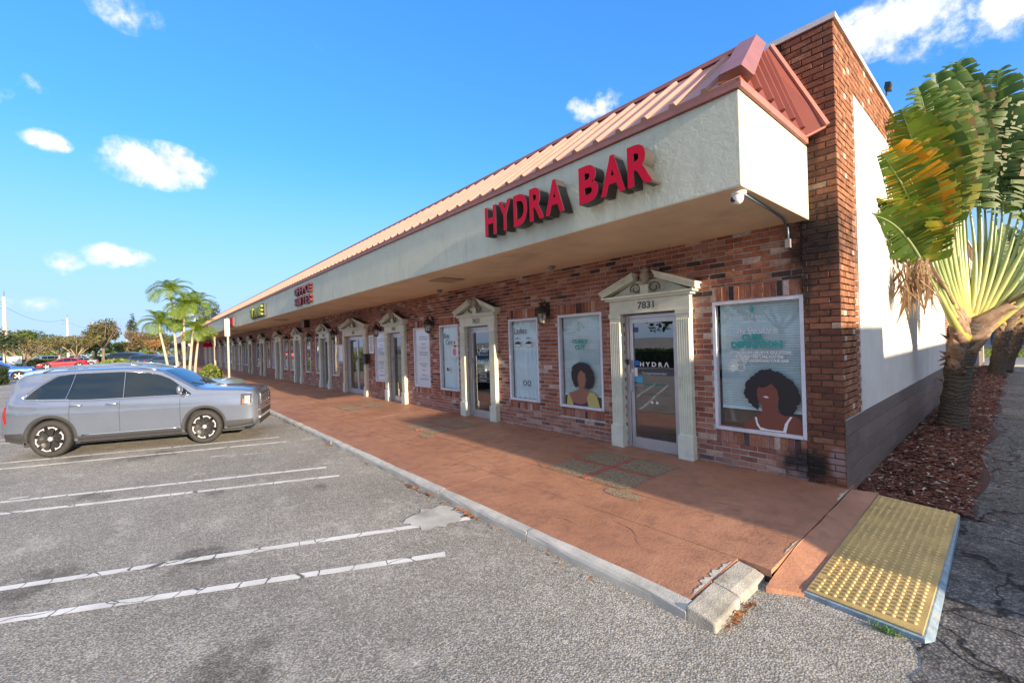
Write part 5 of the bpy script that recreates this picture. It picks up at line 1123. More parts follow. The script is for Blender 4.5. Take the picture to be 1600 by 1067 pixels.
# ---- broadleaf trees, shrubs, hedges
M['bark'] = mat('bark', (.17, .13, .10), .9, var=.3, scale=9, bmp=.5, bscale=25); M['pale_bark'] = mat('pale_bark', (.36, .28, .20), .9, var=.2, scale=9)
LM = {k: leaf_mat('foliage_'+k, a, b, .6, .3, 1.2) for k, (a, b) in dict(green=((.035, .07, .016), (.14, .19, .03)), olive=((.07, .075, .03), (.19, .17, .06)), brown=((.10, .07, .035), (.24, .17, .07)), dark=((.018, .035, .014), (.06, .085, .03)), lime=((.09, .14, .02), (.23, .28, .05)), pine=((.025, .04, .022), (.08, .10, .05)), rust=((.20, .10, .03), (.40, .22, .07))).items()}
def crown(mb, c, rx, ry, rz, n, size, rr, clumps=14, hollow=.55):
    cs = []
    for k in range(clumps):
        a = rr.uniform(0, 6.28); e = rr.uniform(-.5, 1.4); q = rr.uniform(.45, .85); cs.append((Vector((c[0]+rx*q*math.cos(a)*math.cos(e), c[1]+ry*q*math.sin(a)*math.cos(e), c[2]+rz*q*math.sin(e))), rr.uniform(.22, .42), rr.random()))
    for k in range(n):
        cc, rad, tone = rr.choice(cs); v = Vector((rr.gauss(0, 1), rr.gauss(0, 1), rr.gauss(0, 1))).normalized()*rr.uniform(hollow, 1.0)
        p = cc+Vector((v.x*rx*rad, v.y*ry*rad, v.z*rz*rad*1.1)); s = size*rr.uniform(.5, 1.2); mb.cur = min(1, max(0, tone*.6+rr.random()*.5))
        u = Vector((rr.gauss(0, 1), rr.gauss(0, 1), rr.gauss(0, .6))).normalized(); w = u.cross(Vector((rr.gauss(0, 1), rr.gauss(0, 1), rr.gauss(0, 1)))).normalized()
        mb.f.append([mb.vert(p-u*s), mb.vert(p+w*s*.45), mb.vert(p+u*s), mb.vert(p-w*s*.45)])
def tree(name, base, H, rx, rz, tone, label, seed, trunk=.2, n=2600, size=.22, group='trees beyond the lot', fork=.35, bark='bark', ry=None, clumps=16, extra=None):
    rr = random.Random(seed); root = empty(name, base); tag(root, label, 'tree', group); ry = ry or rx; zc = H-rz
    mb = MB(); f = Vector((rr.uniform(-.15, .15), rr.uniform(-.15, .15), H*fork)); mb.tube([(0, 0, 0), f*.5+Vector((.04, 0, 0)), f], [trunk*1.2, trunk, trunk*.85], 9)
    for k in range(7):
        a = k*.9+rr.uniform(-.3, .3); e = Vector((rx*.7*math.cos(a), ry*.7*math.sin(a), zc+rz*rr.uniform(-.1, .7))); mid = f.lerp(e, .5)+Vector((0, 0, rr.uniform(-.1, .3))); mb.tube([f, mid, e], [trunk*.55, trunk*.33, trunk*.08], 6)
        for q in range(3): e2 = e+Vector((rr.gauss(0, rx*.25), rr.gauss(0, ry*.25), rr.uniform(.1, rz*.5))); mb.tube([mid, e2], [trunk*.2, trunk*.04], 5)
    mb.build('trunk', M[bark], root, smooth=True)
    mb = MB(); crown(mb, (0, 0, zc), rx, ry, rz, n, size, rr, clumps); tag(mb.build('crown', LM[tone], root, attr=True, fix=False), kind='stuff')
    return root
def shrub(name, base, rx, ry, H, tone, label, seed, n=1500, size=.12, group=None, cat='shrub'):
    rr = random.Random(seed); root = empty(name, base); tag(root, label, cat, group); mb = MB()
    for k in range(n):
        th = rr.uniform(0, 6.28); ph = rr.uniform(0, 1.57); q = rr.uniform(.75, 1.03); p = Vector((rx*q*math.cos(th)*math.cos(ph), ry*q*math.sin(th)*math.cos(ph), .05+H*q*math.sin(ph))); s = size*rr.uniform(.5, 1.2); mb.cur = rr.random()
        u = Vector((rr.gauss(0, 1), rr.gauss(0, 1), rr.gauss(0, 1))).normalized(); w = u.cross(Vector((rr.gauss(0, 1), rr.gauss(0, 1), rr.gauss(0, 1)))).normalized(); mb.f.append([mb.vert(p-u*s), mb.vert(p+w*s*.5), mb.vert(p+u*s), mb.vert(p-w*s*.5)])
    tag(mb.build('foliage', LM[tone], root, attr=True, fix=False), kind='stuff')
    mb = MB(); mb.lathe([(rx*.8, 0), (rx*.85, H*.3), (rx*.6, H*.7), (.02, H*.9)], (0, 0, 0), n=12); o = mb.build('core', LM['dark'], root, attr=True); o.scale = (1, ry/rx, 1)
def hedge(a, b, w, h, tone, label, seed, n=3000, size=.13):
    rr = random.Random(seed); a = Vector(a); b = Vector(b); d = b-a; L = d.length; u_ = d.normalized(); v_ = Vector((-u_.y, u_.x, 0)); root = empty('hedge', a); tag(root, label, 'hedge', 'hedges along the lot edge')
    mb = MB()
    for k in range(n):
        t = rr.random()*L; f = rr.random()
        if f < .5: p = u_*t+v_*rr.uniform(-w, w)+Vector((0, 0, h*rr.uniform(.92, 1.08)))
        else: p = u_*t+v_*w*rr.choice((-1, 1))*rr.uniform(.9, 1.08)+Vector((0, 0, h*rr.random()))
        s = size*rr.uniform(.5, 1.2); mb.cur = rr.random(); u = Vector((rr.gauss(0, 1), rr.gauss(0, 1), rr.gauss(0, 1))).normalized(); q = u.cross(Vector((rr.gauss(0, 1), rr.gauss(0, 1), rr.gauss(0, 1)))).normalized(); mb.f.append([mb.vert(p-u*s), mb.vert(p+q*s*.5), mb.vert(p+u*s), mb.vert(p-q*s*.5)])
    tag(mb.build('foliage', LM[tone], root, attr=True, fix=False), kind='stuff')
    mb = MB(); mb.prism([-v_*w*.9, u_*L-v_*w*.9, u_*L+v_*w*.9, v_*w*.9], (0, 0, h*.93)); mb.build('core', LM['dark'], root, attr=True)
shrub('round_shrub', ib+Vector((-1.5, -3.1, 0)), 1.9, 2.1, 1.55, 'lime', 'rounded lime green shrub left of the slender palms', 21, 2600, .13)
shrub('round_shrub', ib+Vector((-.6, 1.5, 0)), .8, .7, 1.0, 'lime', 'low bright shrub at the foot of the slender palms', 22, 900, .12)
P = lambda px, d: tuple(gp(px, d))
tree('shade_tree', P(-25, 52), 5.6, 3.4, 1.9, 'dark', 'dark leafy tree cut by the left edge of the picture', 31, .16, 2600, .22)
tree('shade_tree', P(44, 88), 7.6, 6.2, 2.9, 'green', 'broad round green tree behind the bare spreading tree at left', 32, .3, 4200, .3)
tree('shade_tree', P(38, 66), 4.6, 3.4, 1.6, 'brown', 'spreading tree with pale forked limbs and thin brown foliage at left', 33, .2, 1500, .17, bark='pale_bark', fork=.25)
tree('shade_tree', P(92, 84), 5.8, 3.8, 2.1, 'olive', 'thin olive tree left of the middle utility pole', 34, .18, 1900, .2, bark='pale_bark')
tree('shade_tree', P(118, 82), 5.9, 3.6, 2.1, 'olive', 'thin olive tree with pale trunk right of the middle utility pole', 35, .2, 1900, .2, bark='pale_bark', fork=.25)
tree('shade_tree', P(160, 86), 8.8, 3.9, 3.6, 'olive', 'tall full brownish green tree standing alone beyond the lot', 36, .25, 4200, .26)
tree('shade_tree', P(150, 92), 7.0, 3.4, 3.0, 'green', 'green tree tucked behind the tall brownish one', 37, .25, 2600, .26)
tree('shade_tree', P(219, 98), 7.6, 3.6, 3.0, 'brown', 'brownish tree left of the palm clump far beyond the dark cars', 38, .25, 2600, .26)
tree('shade_tree', P(243, 96), 6.8, 3.2, 2.8, 'olive', 'olive tree directly behind the palm clump', 39, .25, 2400, .26)
tree('shade_tree', P(240, 84), 4.6, 1.7, 1.1, 'rust', 'rust coloured palm-like tree on a bare stem behind the palm clump', 40, .14, 800, .2)
tree('shade_tree', P(263, 115), 6.8, 3.0, 3.0, 'green', 'green tree between palm clump and the far shops', 41, .25, 2200, .28)
tree('needle_tree', P(207, 120), 12.5, 1.7, 5.2, 'pine', 'tall wispy needle tree rising above the brownish tree', 42, .2, 1500, .22, clumps=26)
tree('needle_tree', P(331, 78), 10.6, 2.4, 4.2, 'pine', 'wispy dark needle tree showing over the pink roof', 43, .2, 2600, .2, clumps=30)
tree('shade_tree', P(192, 105), 4.8, 3.0, 1.8, 'green', 'low green tree between the lone tree and the dark cars', 44, .2, 1500, .24)
tree('shade_tree', P(-70, 70), 7.5, 5, 3, 'green', 'large green tree just outside the left edge', 45, .25, 2500, .3)
shrub('round_shrub', P(226, 92), 3.4, 2.6, 2.3, 'lime', 'wide light green bush in front of the brownish tree', 46, 1800, .22)
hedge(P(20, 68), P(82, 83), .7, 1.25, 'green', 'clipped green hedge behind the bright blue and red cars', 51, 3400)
hedge(P(123, 84), P(138, 88), .7, 1.2, 'lime', 'short clipped hedge just right of the red car', 52, 1500)
hedge(P(142, 104), P(176, 118), .7, 1.3, 'green', 'clipped hedge under the lone tall tree', 53, 2000)
hedge(P(-22, 30), P(-2, 31), .5, 1.1, 'dark', 'dark hedge end at the left picture edge beside the blue car', 54, 900)
# far wood behind everything, and the trees the shop glass mirrors behind the viewer
mb = MB(); rr = random.Random(77)
for k in range(60):
    px = -60+k*7; d = rr.uniform(135, 185); c = gp(px, d); h = rr.uniform(3.5, 7.0); crown(mb, (c.x, c.y, h*.5), 6, 6, h*.55, 130, .55, rr, 5, .3)
tag(mb.build('far_wood', LM['green'], attr=True, fix=False), 'far line of trees along the horizon', 'trees', kind='stuff')
for i, (x, y) in enumerate(((-9, -16), (-3, -18), (3, -15.5), (-15.5, -17.5), (-22, -16.5), (9.5, -17), (-29, -17.5), (-37, -18))):
    tree('street_tree', (x, y, 0), 6.2+(i % 3)*.8, 3.2, 2.3, ('green', 'olive', 'lime')[i % 3], ('leafy street tree across the lot, number %s in its row from the camera side' % ('one', 'two', 'three', 'four', 'five', 'six', 'seven', 'eight')[i]), 90+i, .17, 1500, .26, group='trees across the lot')
hedge((-40, -14, 0), (12, -14, 0), .6, 1.1, 'green', 'long clipped hedge across the lot facing the shops', 60, 5200, .16)
# ================================================================ cars
M['tyre'] = mat('tyre', (.030, .029, .028), .8, var=.2, scale=20); M['rim_dark'] = plain('rim_dark', (.018, .018, .02), .45, 0); M['rim_silver'] = plain('rim_silver', (.50, .51, .55), .35, .35); M['plastic'] = mat('black_plastic', (.035, .036, .04), .6, var=.15, scale=30)
M['chrome'] = plain('chrome', (.75, .75, .77), .18, 1.0); M['lamp_red'] = plain('tail_lamp', (.45, .01, .012), .2); M['lamp_clear'] = plain('head_lamp', (.62, .64, .68), .12, .3); M['lamp_amber'] = plain('amber_lamp', (.65, .18, .02), .2)
def car_glass(name, base, rough=.03):
    m, nt, b = new_mat(name); b.inputs['Base Color'].default_value = (*base, 1); b.inputs['Roughness'].default_value = rough; b.inputs['Specular IOR Level'].default_value = .45; b.inputs['Coat Weight'].default_value = 0; b.inputs['Coat Roughness'].default_value = .02; return m
M['cglass'] = car_glass('tinted_glass', (.010, .018, .030)); M['wglass'] = car_glass('windscreen', (.018, .05, .085))
def paint(name, col, metal=.55, rough=.32):
    m, nt, b = new_mat(name); p = pos(nt); c = mixc(nt, rng_map(nt, noise(nt, 2.5, 3, .5, p), .3, .7), tuple(x*.96 for x in col), tuple(x*1.04 for x in col)); nt.links.new(c, b.inputs['Base Color'])
    b.inputs['Metallic'].default_value = metal; b.inputs['Roughness'].default_value = rough; b.inputs['Coat Weight'].default_value = .8; b.inputs['Coat Roughness'].default_value = .04; return m
class Body:
    def __init__(s, T):
        xs = np.linspace(T['front'], T['rear'], 96)
        def tab(k, sm=2):
            t = sorted(T[k]); v = np.interp(xs, [a for a, _ in t], [b for _, b in t])
            for _ in range(sm): v[1:-1] = (v[:-2]+2*v[1:-1]+v[2:])/4
            return v
        s.xs = xs; s.zb = tab('zb'); s.zt = tab('zt'); s.w = tab('w'); s.belt = tab('belt'); s.lean = T.get('lean', .36); s.T = T
    def section(s, i):
        zb, zt, w = s.zb[i], s.zt[i], s.w[i]; zs = min(s.belt[i], zt-.075); ze = zt-.065; ze = max(ze, zs+.006); ye = .925*w-(ze-zs)*s.lean
        h = zs-zb
        return [(0, zb), (.80*w, zb), (.94*w, zb+.035), (.975*w, zb+.10), (.983*w, zb+.24*h), (.976*w, zb+.40*h), (.998*w, zb+.64*h), (1.0*w, zb+.70*h), (.972*w, zs-.13*h), (.945*w, zs-.03*h), (.925*w, zs), (.925*w+(ye-.925*w)*.5+.012*(ze-zs), (zs+ze)/2), (ye, ze), (ye-.045, zt-.032), (ye-.13, zt-.012), (ye*.5, zt+.004), (0, zt+.008)]
    def at(s, x):
        f = np.interp(x, s.xs[::-1], np.arange(len(s.xs))[::-1]); i = int(min(len(s.xs)-2, f)); t = f-i; A, B = s.section(i), s.section(i+1)
        return [(a[0]*(1-t)+b[0]*t, a[1]*(1-t)+b[1]*t) for a, b in zip(A, B)]
    def side_y(s, x, z):
        S = s.at(x)[2:13]; return float(np.interp(z, [p[1] for p in S], [p[0] for p in S]))
    def top_z(s, x, y):
        S = s.at(x)[10:][::-1]; return float(np.interp(abs(y), [p[0] for p in S], [p[1] for p in S]))
    def shell(s):
        mb = MB(); rings = []
        for i in range(len(s.xs)):
            S = s.section(i); ring = [mb.vert((s.xs[i], y, z)) for y, z in S]+[mb.vert((s.xs[i], -y, z)) for y, z in S[-2:0:-1]]; rings.append(ring)
        n = len(rings[0])
        for a, b in zip(rings, rings[1:]):
            for j in range(n): mb.f.append([a[j], a[(j+1) % n], b[(j+1) % n], b[j]])
        mb.f.append(rings[0]); mb.f.append(rings[-1][::-1]); return mb
    def side_panel(s, xs, zlo, zhi, side, off=.006, nx=14, nz=4):
        """patch that follows the flank; xs, zlo, zhi are matching lists"""
        mb = MB(); X = np.linspace(xs[0], xs[-1], nx+1); o = np.argsort(xs); xv = np.array(xs)[o]; lo = np.interp(X, xv, np.array(zlo)[o]); hi = np.interp(X, xv, np.array(zhi)[o]); g = []
        for i, x in enumerate(X):
            g.append([mb.vert((x, side*(s.side_y(x, z)+off), z)) for z in np.linspace(lo[i], hi[i], nz+1)])
        for a, b in zip(g, g[1:]):
            for j in range(nz): mb.f.append([a[j], a[j+1], b[j+1], b[j]])
        return mb
    def top_panel(s, x0, x1, y0, y1, off=.006, n=10):
        mb = MB(); g = []
        for i in range(n+1):
            t = i/n; x = x0+(x1-x0)*t; yy = y0+(y1-y0)*t; g.append([mb.vert((x, yy*q, s.top_z(x, yy*q)+off)) for q in np.linspace(-1, 1, 13)])
        for a, b in zip(g, g[1:]):
            for j in range(12): mb.f.append([a[j], a[j+1], b[j+1], b[j]])
        return mb
def carve(o, wheels, r):
    """open the wheel arches with cylinders"""
    for x, y in wheels:
        mb = MB(); mb.lathe([(r, -.32), (r, .2)], (x, y, 0), 'y', 40, cap=True); c = mb.build('tmp_cut', None, o.parent); c.location.z = wheels_z
        m = o.modifiers.new('cut', 'BOOLEAN'); m.object = c; m.operation = 'DIFFERENCE'; m.solver = 'EXACT'
        dg = bpy.context.evaluated_depsgraph_get(); me = bpy.data.meshes.new_from_object(o.evaluated_get(dg)); o.modifiers.clear(); old = o.data; o.data = me; bpy.data.meshes.remove(old); cd = c.data; bpy.data.objects.remove(c); bpy.data.meshes.remove(cd)
wheels_z = .38
def wheel(parent, x, y, side, r, detail=True, silver=None):
    w = bpy.data.objects.new('wheel', None); COL.objects.link(w); w.parent = parent; w.location = (x, y, r); w.scale = (1, side, 1)
    t = .115; rr_ = r*.70
    mb = MB(); mb.lathe([(rr_, -t), (r*.86, -t-.006), (r*.96, -t+.02), (r, -t+.05), (r, t-.05), (r*.96, t-.018), (r*.86, t+.004), (rr_+.012, t-.002), (rr_, t-.02)], (0, 0, 0), 'y', 36); mb.build('tyre', M['tyre'], w, smooth=True)
    mb = MB(); mb.lathe([(0, t-.075), (rr_*.3, t-.075), (rr_*.93, t-.10), (rr_*.99, t-.02), (rr_+.004, t-.012)], (0, 0, 0), 'y', 30); mb.build('rim', silver or M['rim_dark'], w, smooth=True)
    if detail:
        for k in range(6):
            a = k*math.pi/3+.25
            def pt(r_, d, y_): return (r_*math.cos(a+d), y_, r_*math.sin(a+d))
            mb = MB(); mb.prism([pt(rr_*.15, -.5, t-.055), pt(rr_*.15, .5, t-.055), pt(rr_*.80, .17, t-.035), pt(rr_*.80, -.17, t-.035)], (0, .03, 0)); mb.build('spoke', M['rim_dark'], w)
            mb = MB(); mb.prism([pt(rr_*.74, -.30, t-.02), pt(rr_*.95, -.38, t-.02), pt(rr_*.975, 0, t-.02), pt(rr_*.95, .38, t-.02), pt(rr_*.74, .30, t-.02), pt(rr_*.84, .24, t-.02), pt(rr_*.88, 0, t-.02), pt(rr_*.84, -.24, t-.02)], (0, .022, 0)); mb.build('spoke_cap', M['rim_silver'], w)
        mb = MB(); mb.lathe([(0, t+.0), (.035, t), (.05, t-.03), (.055, t-.06)], (0, 0, 0), 'y', 16); mb.build('hub', M['rim_silver'], w, smooth=True)
    else:
        for k in range(5):
            a = k*1.2566; pt = lambda r_, d, y_: (r_*math.cos(a+d), y_, r_*math.sin(a+d)); mb = MB(); mb.prism([pt(rr_*.1, -.6, t-.04), pt(rr_*.1, .6, t-.04), pt(rr_*.95, .16, t-.03), pt(rr_*.95, -.16, t-.03)], (0, .02, 0)); mb.build('spoke', M['rim_silver'], w)
    return w
SUV = dict(front=2.40, rear=-2.58, lean=.28,
    zb=[(2.40, .42), (2.30, .30), (2.0, .26), (1.4, .25), (-1.6, .25), (-2.2, .30), (-2.58, .42)],
    zt=[(2.40, 1.02), (2.38, 1.09), (2.30, 1.135), (2.0, 1.17), (1.5, 1.20), (1.12, 1.23), (.80, 1.42), (.40, 1.64), (.15, 1.705), (-.4, 1.75), (-1.2, 1.75), (-1.8, 1.725), (-2.2, 1.68), (-2.34, 1.64), (-2.42, 1.38), (-2.50, 1.16), (-2.56, 1.05), (-2.58, .92)],
    w=[(2.40, .855), (2.34, .925), (2.15, .97), (1.8, .99), (1.2, .993), (-1.9, .993), (-2.3, .955), (-2.52, .89), (-2.58, .84)],
    belt=[(2.4, 1.04), (1.5, 1.09), (1.1, 1.09), (-1.0, 1.10), (-1.8, 1.14), (-2.58, 1.18)])
SEDAN = dict(front=2.30, rear=-2.35, lean=.45,
    zb=[(2.3, .38), (2.15, .26), (1.4, .20), (-1.6, .20), (-2.2, .28), (-2.35, .40)],
    zt=[(2.3, .62), (2.2, .72), (1.9, .80), (1.1, .95), (.75, 1.06), (.05, 1.38), (-.4, 1.45), (-.9, 1.42), (-1.45, 1.22), (-1.75, 1.08), (-2.2, 1.04), (-2.3, .98), (-2.35, .8)],
    w=[(2.3, .62), (2.2, .78), (1.9, .87), (1.2, .91), (-1.6, .91), (-2.1, .86), (-2.35, .72)], belt=[(2.3, .7), (1, .9), (-1, .96), (-2.35, .98)])
def car(name, T, loc, rz, scale, col, label, detail=0, fa=1.45, ra=-1.45, wr=.385, cladding=True, group='cars in the lot', pm=None):
    global wheels_z
    root = empty(name, loc, rz, scale); tag(root, label, 'car', group); B = Body(T); pm = pm or paint('car_paint', col); wheels_z = wr
    tr = T['w'][3][1]-.135 if False else max(B.w)-.12
    body = B.shell().build('body', pm, root, smooth=True)
    carve(body, [(x, s*(tr+.04)) for x in (fa, ra) for s in (1, -1)], wr*1.13)
    body.data.polygons.foreach_set('use_smooth', [True]*len(body.data.polygons)); body.data.materials.clear(); body.data.materials.append(pm); body.data.materials.append(M['plastic'])
    rc = wr*1.13
    for p in body.data.polygons:
        c = p.center; p.material_index = 1 if (c.z < wr+rc*1.02 and min(abs(math.hypot(c.x-x, c.z-wr)-rc) for x in (fa, ra)) < .02 and abs(p.normal.y) < .5) or (min(math.hypot(c.x-x, c.z-wr) for x in (fa, ra)) < rc*.98 and abs(c.y) < tr) else 0
    m = body.modifiers.new('split', 'EDGE_SPLIT'); m.split_angle = R(38)
    inner = MB().box(T['rear']+.3, T['front']-.35, -max(B.w)+.30, max(B.w)-.30, .20, .72); inner.build('underbody', M['plastic'], root)
    for x in (fa, ra):
        for s in (1, -1):
            wheel(root, x, s*tr, s, wr, detail >= 2 or detail == 1 and False, None if detail >= 2 else M['rim_dark'])
            if cladding:
                mb = MB(); g = []
                for k in range(25):
                    a = math.pi*(-.02+1.04*k/24); r0, r1 = wr*1.12, wr*1.12+.065
                    row = []
                    for r_ in (r0, (r0+r1)/2, r1):
                        X, Z = x+r_*math.cos(a), wr+r_*math.sin(a); Zc = max(Z, B.zb[0]*.0+.24); row.append(mb.vert((X, s*(B.side_y(X, max(Zc, .30))+.012), Zc)))
                    row.append(mb.vert((x+r0*math.cos(a), s*(B.side_y(x, wr)-.16), max(.24, wr+r0*math.sin(a))))); g.append(row)
                for a_, b_ in zip(g, g[1:]):
                    for j in range(2): mb.f.append([a_[j], a_[j+1], b_[j+1], b_[j]])
                    mb.f.append([a_[0], a_[3], b_[3], b_[0]])
                mb.build('arch_trim', M['plastic'], root, smooth=True)
    return root, B
def glaze(root, B, s, panes, m): 
    for xs, lo, hi in panes: B.side_panel(xs, lo, hi, s).build('window', m, root, smooth=True, fix=False)
# ---- the silver grey sport utility car beside the walk
M['silver_blue'] = paint('silver_blue_paint', (.235, .275, .355), .65, .2)
suv, B = car('parked_car', SUV, (-12.63, .224, 0), math.atan2(.936, .351), .883, None, 'silver grey three row sport utility car parked nose to the kerb', 2, fa=1.25, ra=-1.68, wr=.372, pm=M['silver_blue']); suv.scale = (.874, .883, .975)
for s in (1, -1):
    zr = lambda x: B.at(x)[12][1]-.035; zl = lambda x: B.at(x)[10][1]+.012
    X1 = [-.30, 0, .30, .55, .80, .98]; pane1 = (X1, [zl(x) for x in X1], [min(zr(x), zl(x)+max(.012, (1.0-x)*.78)) for x in X1])
    X2 = [-1.28, -.8, -.42]; pane2 = (X2, [zl(x) for x in X2], [zr(x) for x in X2]); X3 = [-2.12, -2.02, -1.85, -1.6, -1.36]; pane3 = (X3, [zl(x)+.02 for x in X3], [zl(-2.12)+.035, zl(-2.02)+.15, zl(-1.85)+.30, zr(-1.6)-.02, zr(-1.36)])
    glaze(suv, B, s, (pane1, pane2, pane3), M['cglass'])
    for a, b in ((-.42, -.30),): B.side_panel([a, b], [zl(a), zl(b)], [zr(a), zr(b)], s, .004, 2).build('pillar_trim', M['cglass'], suv, fix=False)
    B.side_panel([-1.36, -1.28], [zl(-1.36), zl(-1.28)], [zr(-1.36), zr(-1.28)], s, .004, 2).build('pillar_trim', M['cglass'], suv, fix=False)
    for pp in ([(-.36, zl(-.36)), (-.36, zr(-.36))], [(-1.42, zl(-1.42)), (-1.34, (zl(-1.34)+zr(-1.34))/2), (-1.28, zr(-1.28))]):
        MB().tube([Vector((x, s*(B.side_y(x, z)+.009), z)) for x, z in pp], .006, 5).build('window_seam', M['chrome'], suv)
    # bright line under the side glass sweeping up round the rear quarter
    pts = [Vector((x, s*(B.side_y(x, zl(x)-.004)+.010), zl(x)-.004)) for x in np.linspace(.98, -2.12, 26)]; pts += [Vector((x, s*(B.side_y(x, z)+.010), z)) for x, z in ((-2.17, zl(-2.15)+.05), (-2.06, zl(-2)+.17), (-1.88, zl(-1.88)+.32), (-1.62, zr(-1.62)+.0), (-1.3, zr(-1.3)+.012), (-.4, zr(-.4)+.012), (.2, zr(.2)+.012))]
    MB().tube(pts, .011, 6).build('window_trim', M['chrome'], suv, smooth=True)
    MB().tube([Vector((x, s*(B.side_y(x, .40)+.008), .40)) for x in np.linspace(.74, -1.12, 12)], .014, 6).build('sill_trim', M['chrome'], suv, smooth=True)
    B.side_panel([-1.20, .78], [.262, .262], [.385, .385], s, .010).build('sill_cladding', M['plastic'], suv, fix=False); B.side_panel([1.73, 2.30], [.30, .345], [.47, .47], s, .010, 8).build('bumper_cladding', M['plastic'], suv, fix=False); B.side_panel([-2.50, -2.16], [.37, .30], [.52, .52], s, .010, 8).build('bumper_cladding', M['plastic'], suv, fix=False)
    for x0, zz in ((-.42, 0), (.76, 0), (-1.33, .0)):
        z0 = .42 if x0 > -1 else .68; pts = [Vector((x0+(.0 if x0 > -1 else .0), s*(B.side_y(x0, z)+.002), z)) for z in np.linspace(z0, zl(x0)-.02, 9)]; MB().tube(pts, .004, 4).build('door_gap', M['plastic'], suv)
    for x0 in (-.56, -1.22):
        z0 = zl(x0)-.11; yy = B.side_y(x0, z0); MB().tube([(x0+.11, s*(yy+.004), z0), (x0+.09, s*(yy+.035), z0+.004), (x0-.09, s*(yy+.035), z0+.004), (x0-.11, s*(yy+.004), z0)], .016, 8).build('door_handle', M['chrome'], suv, smooth=True)
    mb = MB(); mb.lathe([(0, 0), (.06, .01), (.095, .06), (.10, .13), (.085, .19), (.04, .215), (0, .22)], (0, 0, 0), n=14); o = mb.build('mirror', M['silver_blue'], suv, smooth=True); o.scale = (.62, 1, .82); o.rotation_euler = (R(-90*s), 0, 0); o.location = (.78, s*(.935), 1.22)
    MB().tube([(.80, s*.90, 1.13), (.79, s*1.02, 1.16)], .03, 8).build('mirror_arm', M['plastic'], suv)
    # roof rail
    pts = [Vector((x, s*(B.at(x)[13][0]-.03), B.at(x)[13][1]+(.05 if -1.75 < x < .1 else .0)+.02)) for x in (.25, .1, -.3, -1.0, -1.7, -1.9)]; MB().tube(pts, .017, 7).build('roof_rail', M['chrome'], suv, smooth=True)
    B.side_panel([2.04, 2.28], [.80, .82], [1.05, 1.04], s, .012, 6).build('headlight', M['plastic'], suv, fix=False)
    for x0 in (2.13, 2.17, 2.21): B.side_panel([x0, x0+.022], [.83, .83], [1.005, 1.0], s, .018, 2).build('headlight_strip', M['lamp_clear'], suv, fix=False)
    B.side_panel([2.085, 2.11], [.82, .83], [.93, .93], s, .018, 2).build('indicator', M['lamp_amber'], suv, fix=False)
    B.side_panel([-2.50, -2.46], [.72, .72], [1.05, 1.06], s, .012, 4).build('tail_light', M['lamp_red'], suv, fix=False)
B.top_panel(1.06, .36, .80, .60).build('windscreen', M['wglass'], suv, smooth=True, fix=False)
for y0 in (.30, -.30): MB().tube([(1.08, y0, B.top_z(1.08, y0)+.02), (.92, y0-.35, B.top_z(.92, y0-.35)+.018)], .008, 5).build('wiper', M['plastic'], suv)
mb = MB(); g = B.top_panel(-2.36, -2.50, .62, .70); g.build('rear_window', M['cglass'], suv, smooth=True, fix=False)
mb = MB(); mb.prism([(-1.62, -.03, B.top_z(-1.62, 0)), (-1.80, -.012, B.top_z(-1.8, 0)), (-1.80, .012, B.top_z(-1.8, 0)), (-1.62, .03, B.top_z(-1.62, 0))], (-.06, 0, .06)); mb.build('antenna_fin', M['silver_blue'], suv)
# nose: grille with upright studs, lower intake and skid plate
MB().box(2.385, 2.412, -.55, .55, .78, .985).build('grille', M['plastic'], suv)
for i in range(11):
    for k in range(3): MB().box(2.412, 2.424, -.52+i*.1, -.47+i*.1, .795+k*.063, .84+k*.063).build('grille_stud', M['chrome'], suv)
MB().tube([(2.40, -.57, .77), (2.405, -.57, .995), (2.405, .57, .995), (2.40, .57, .77), (2.405, -.57, .77)], .014, 6).build('grille_surround', M['chrome'], suv)
MB().box(2.38, 2.43, -.62, .62, .50, .60).build('lower_intake', M['plastic'], suv); MB().box(2.37, 2.425, -.70, .70, .615, .665).build('bumper_bar', M['silver_blue'], suv); bevel(MB().box(2.33, 2.425, -.72, .72, .44, .495).build('skid_plate', M['rim_silver'], suv), .01)
MB().box(2.20, 2.40, -.70, .70, .31, .43).build('bumper_cladding', M['plastic'], suv)
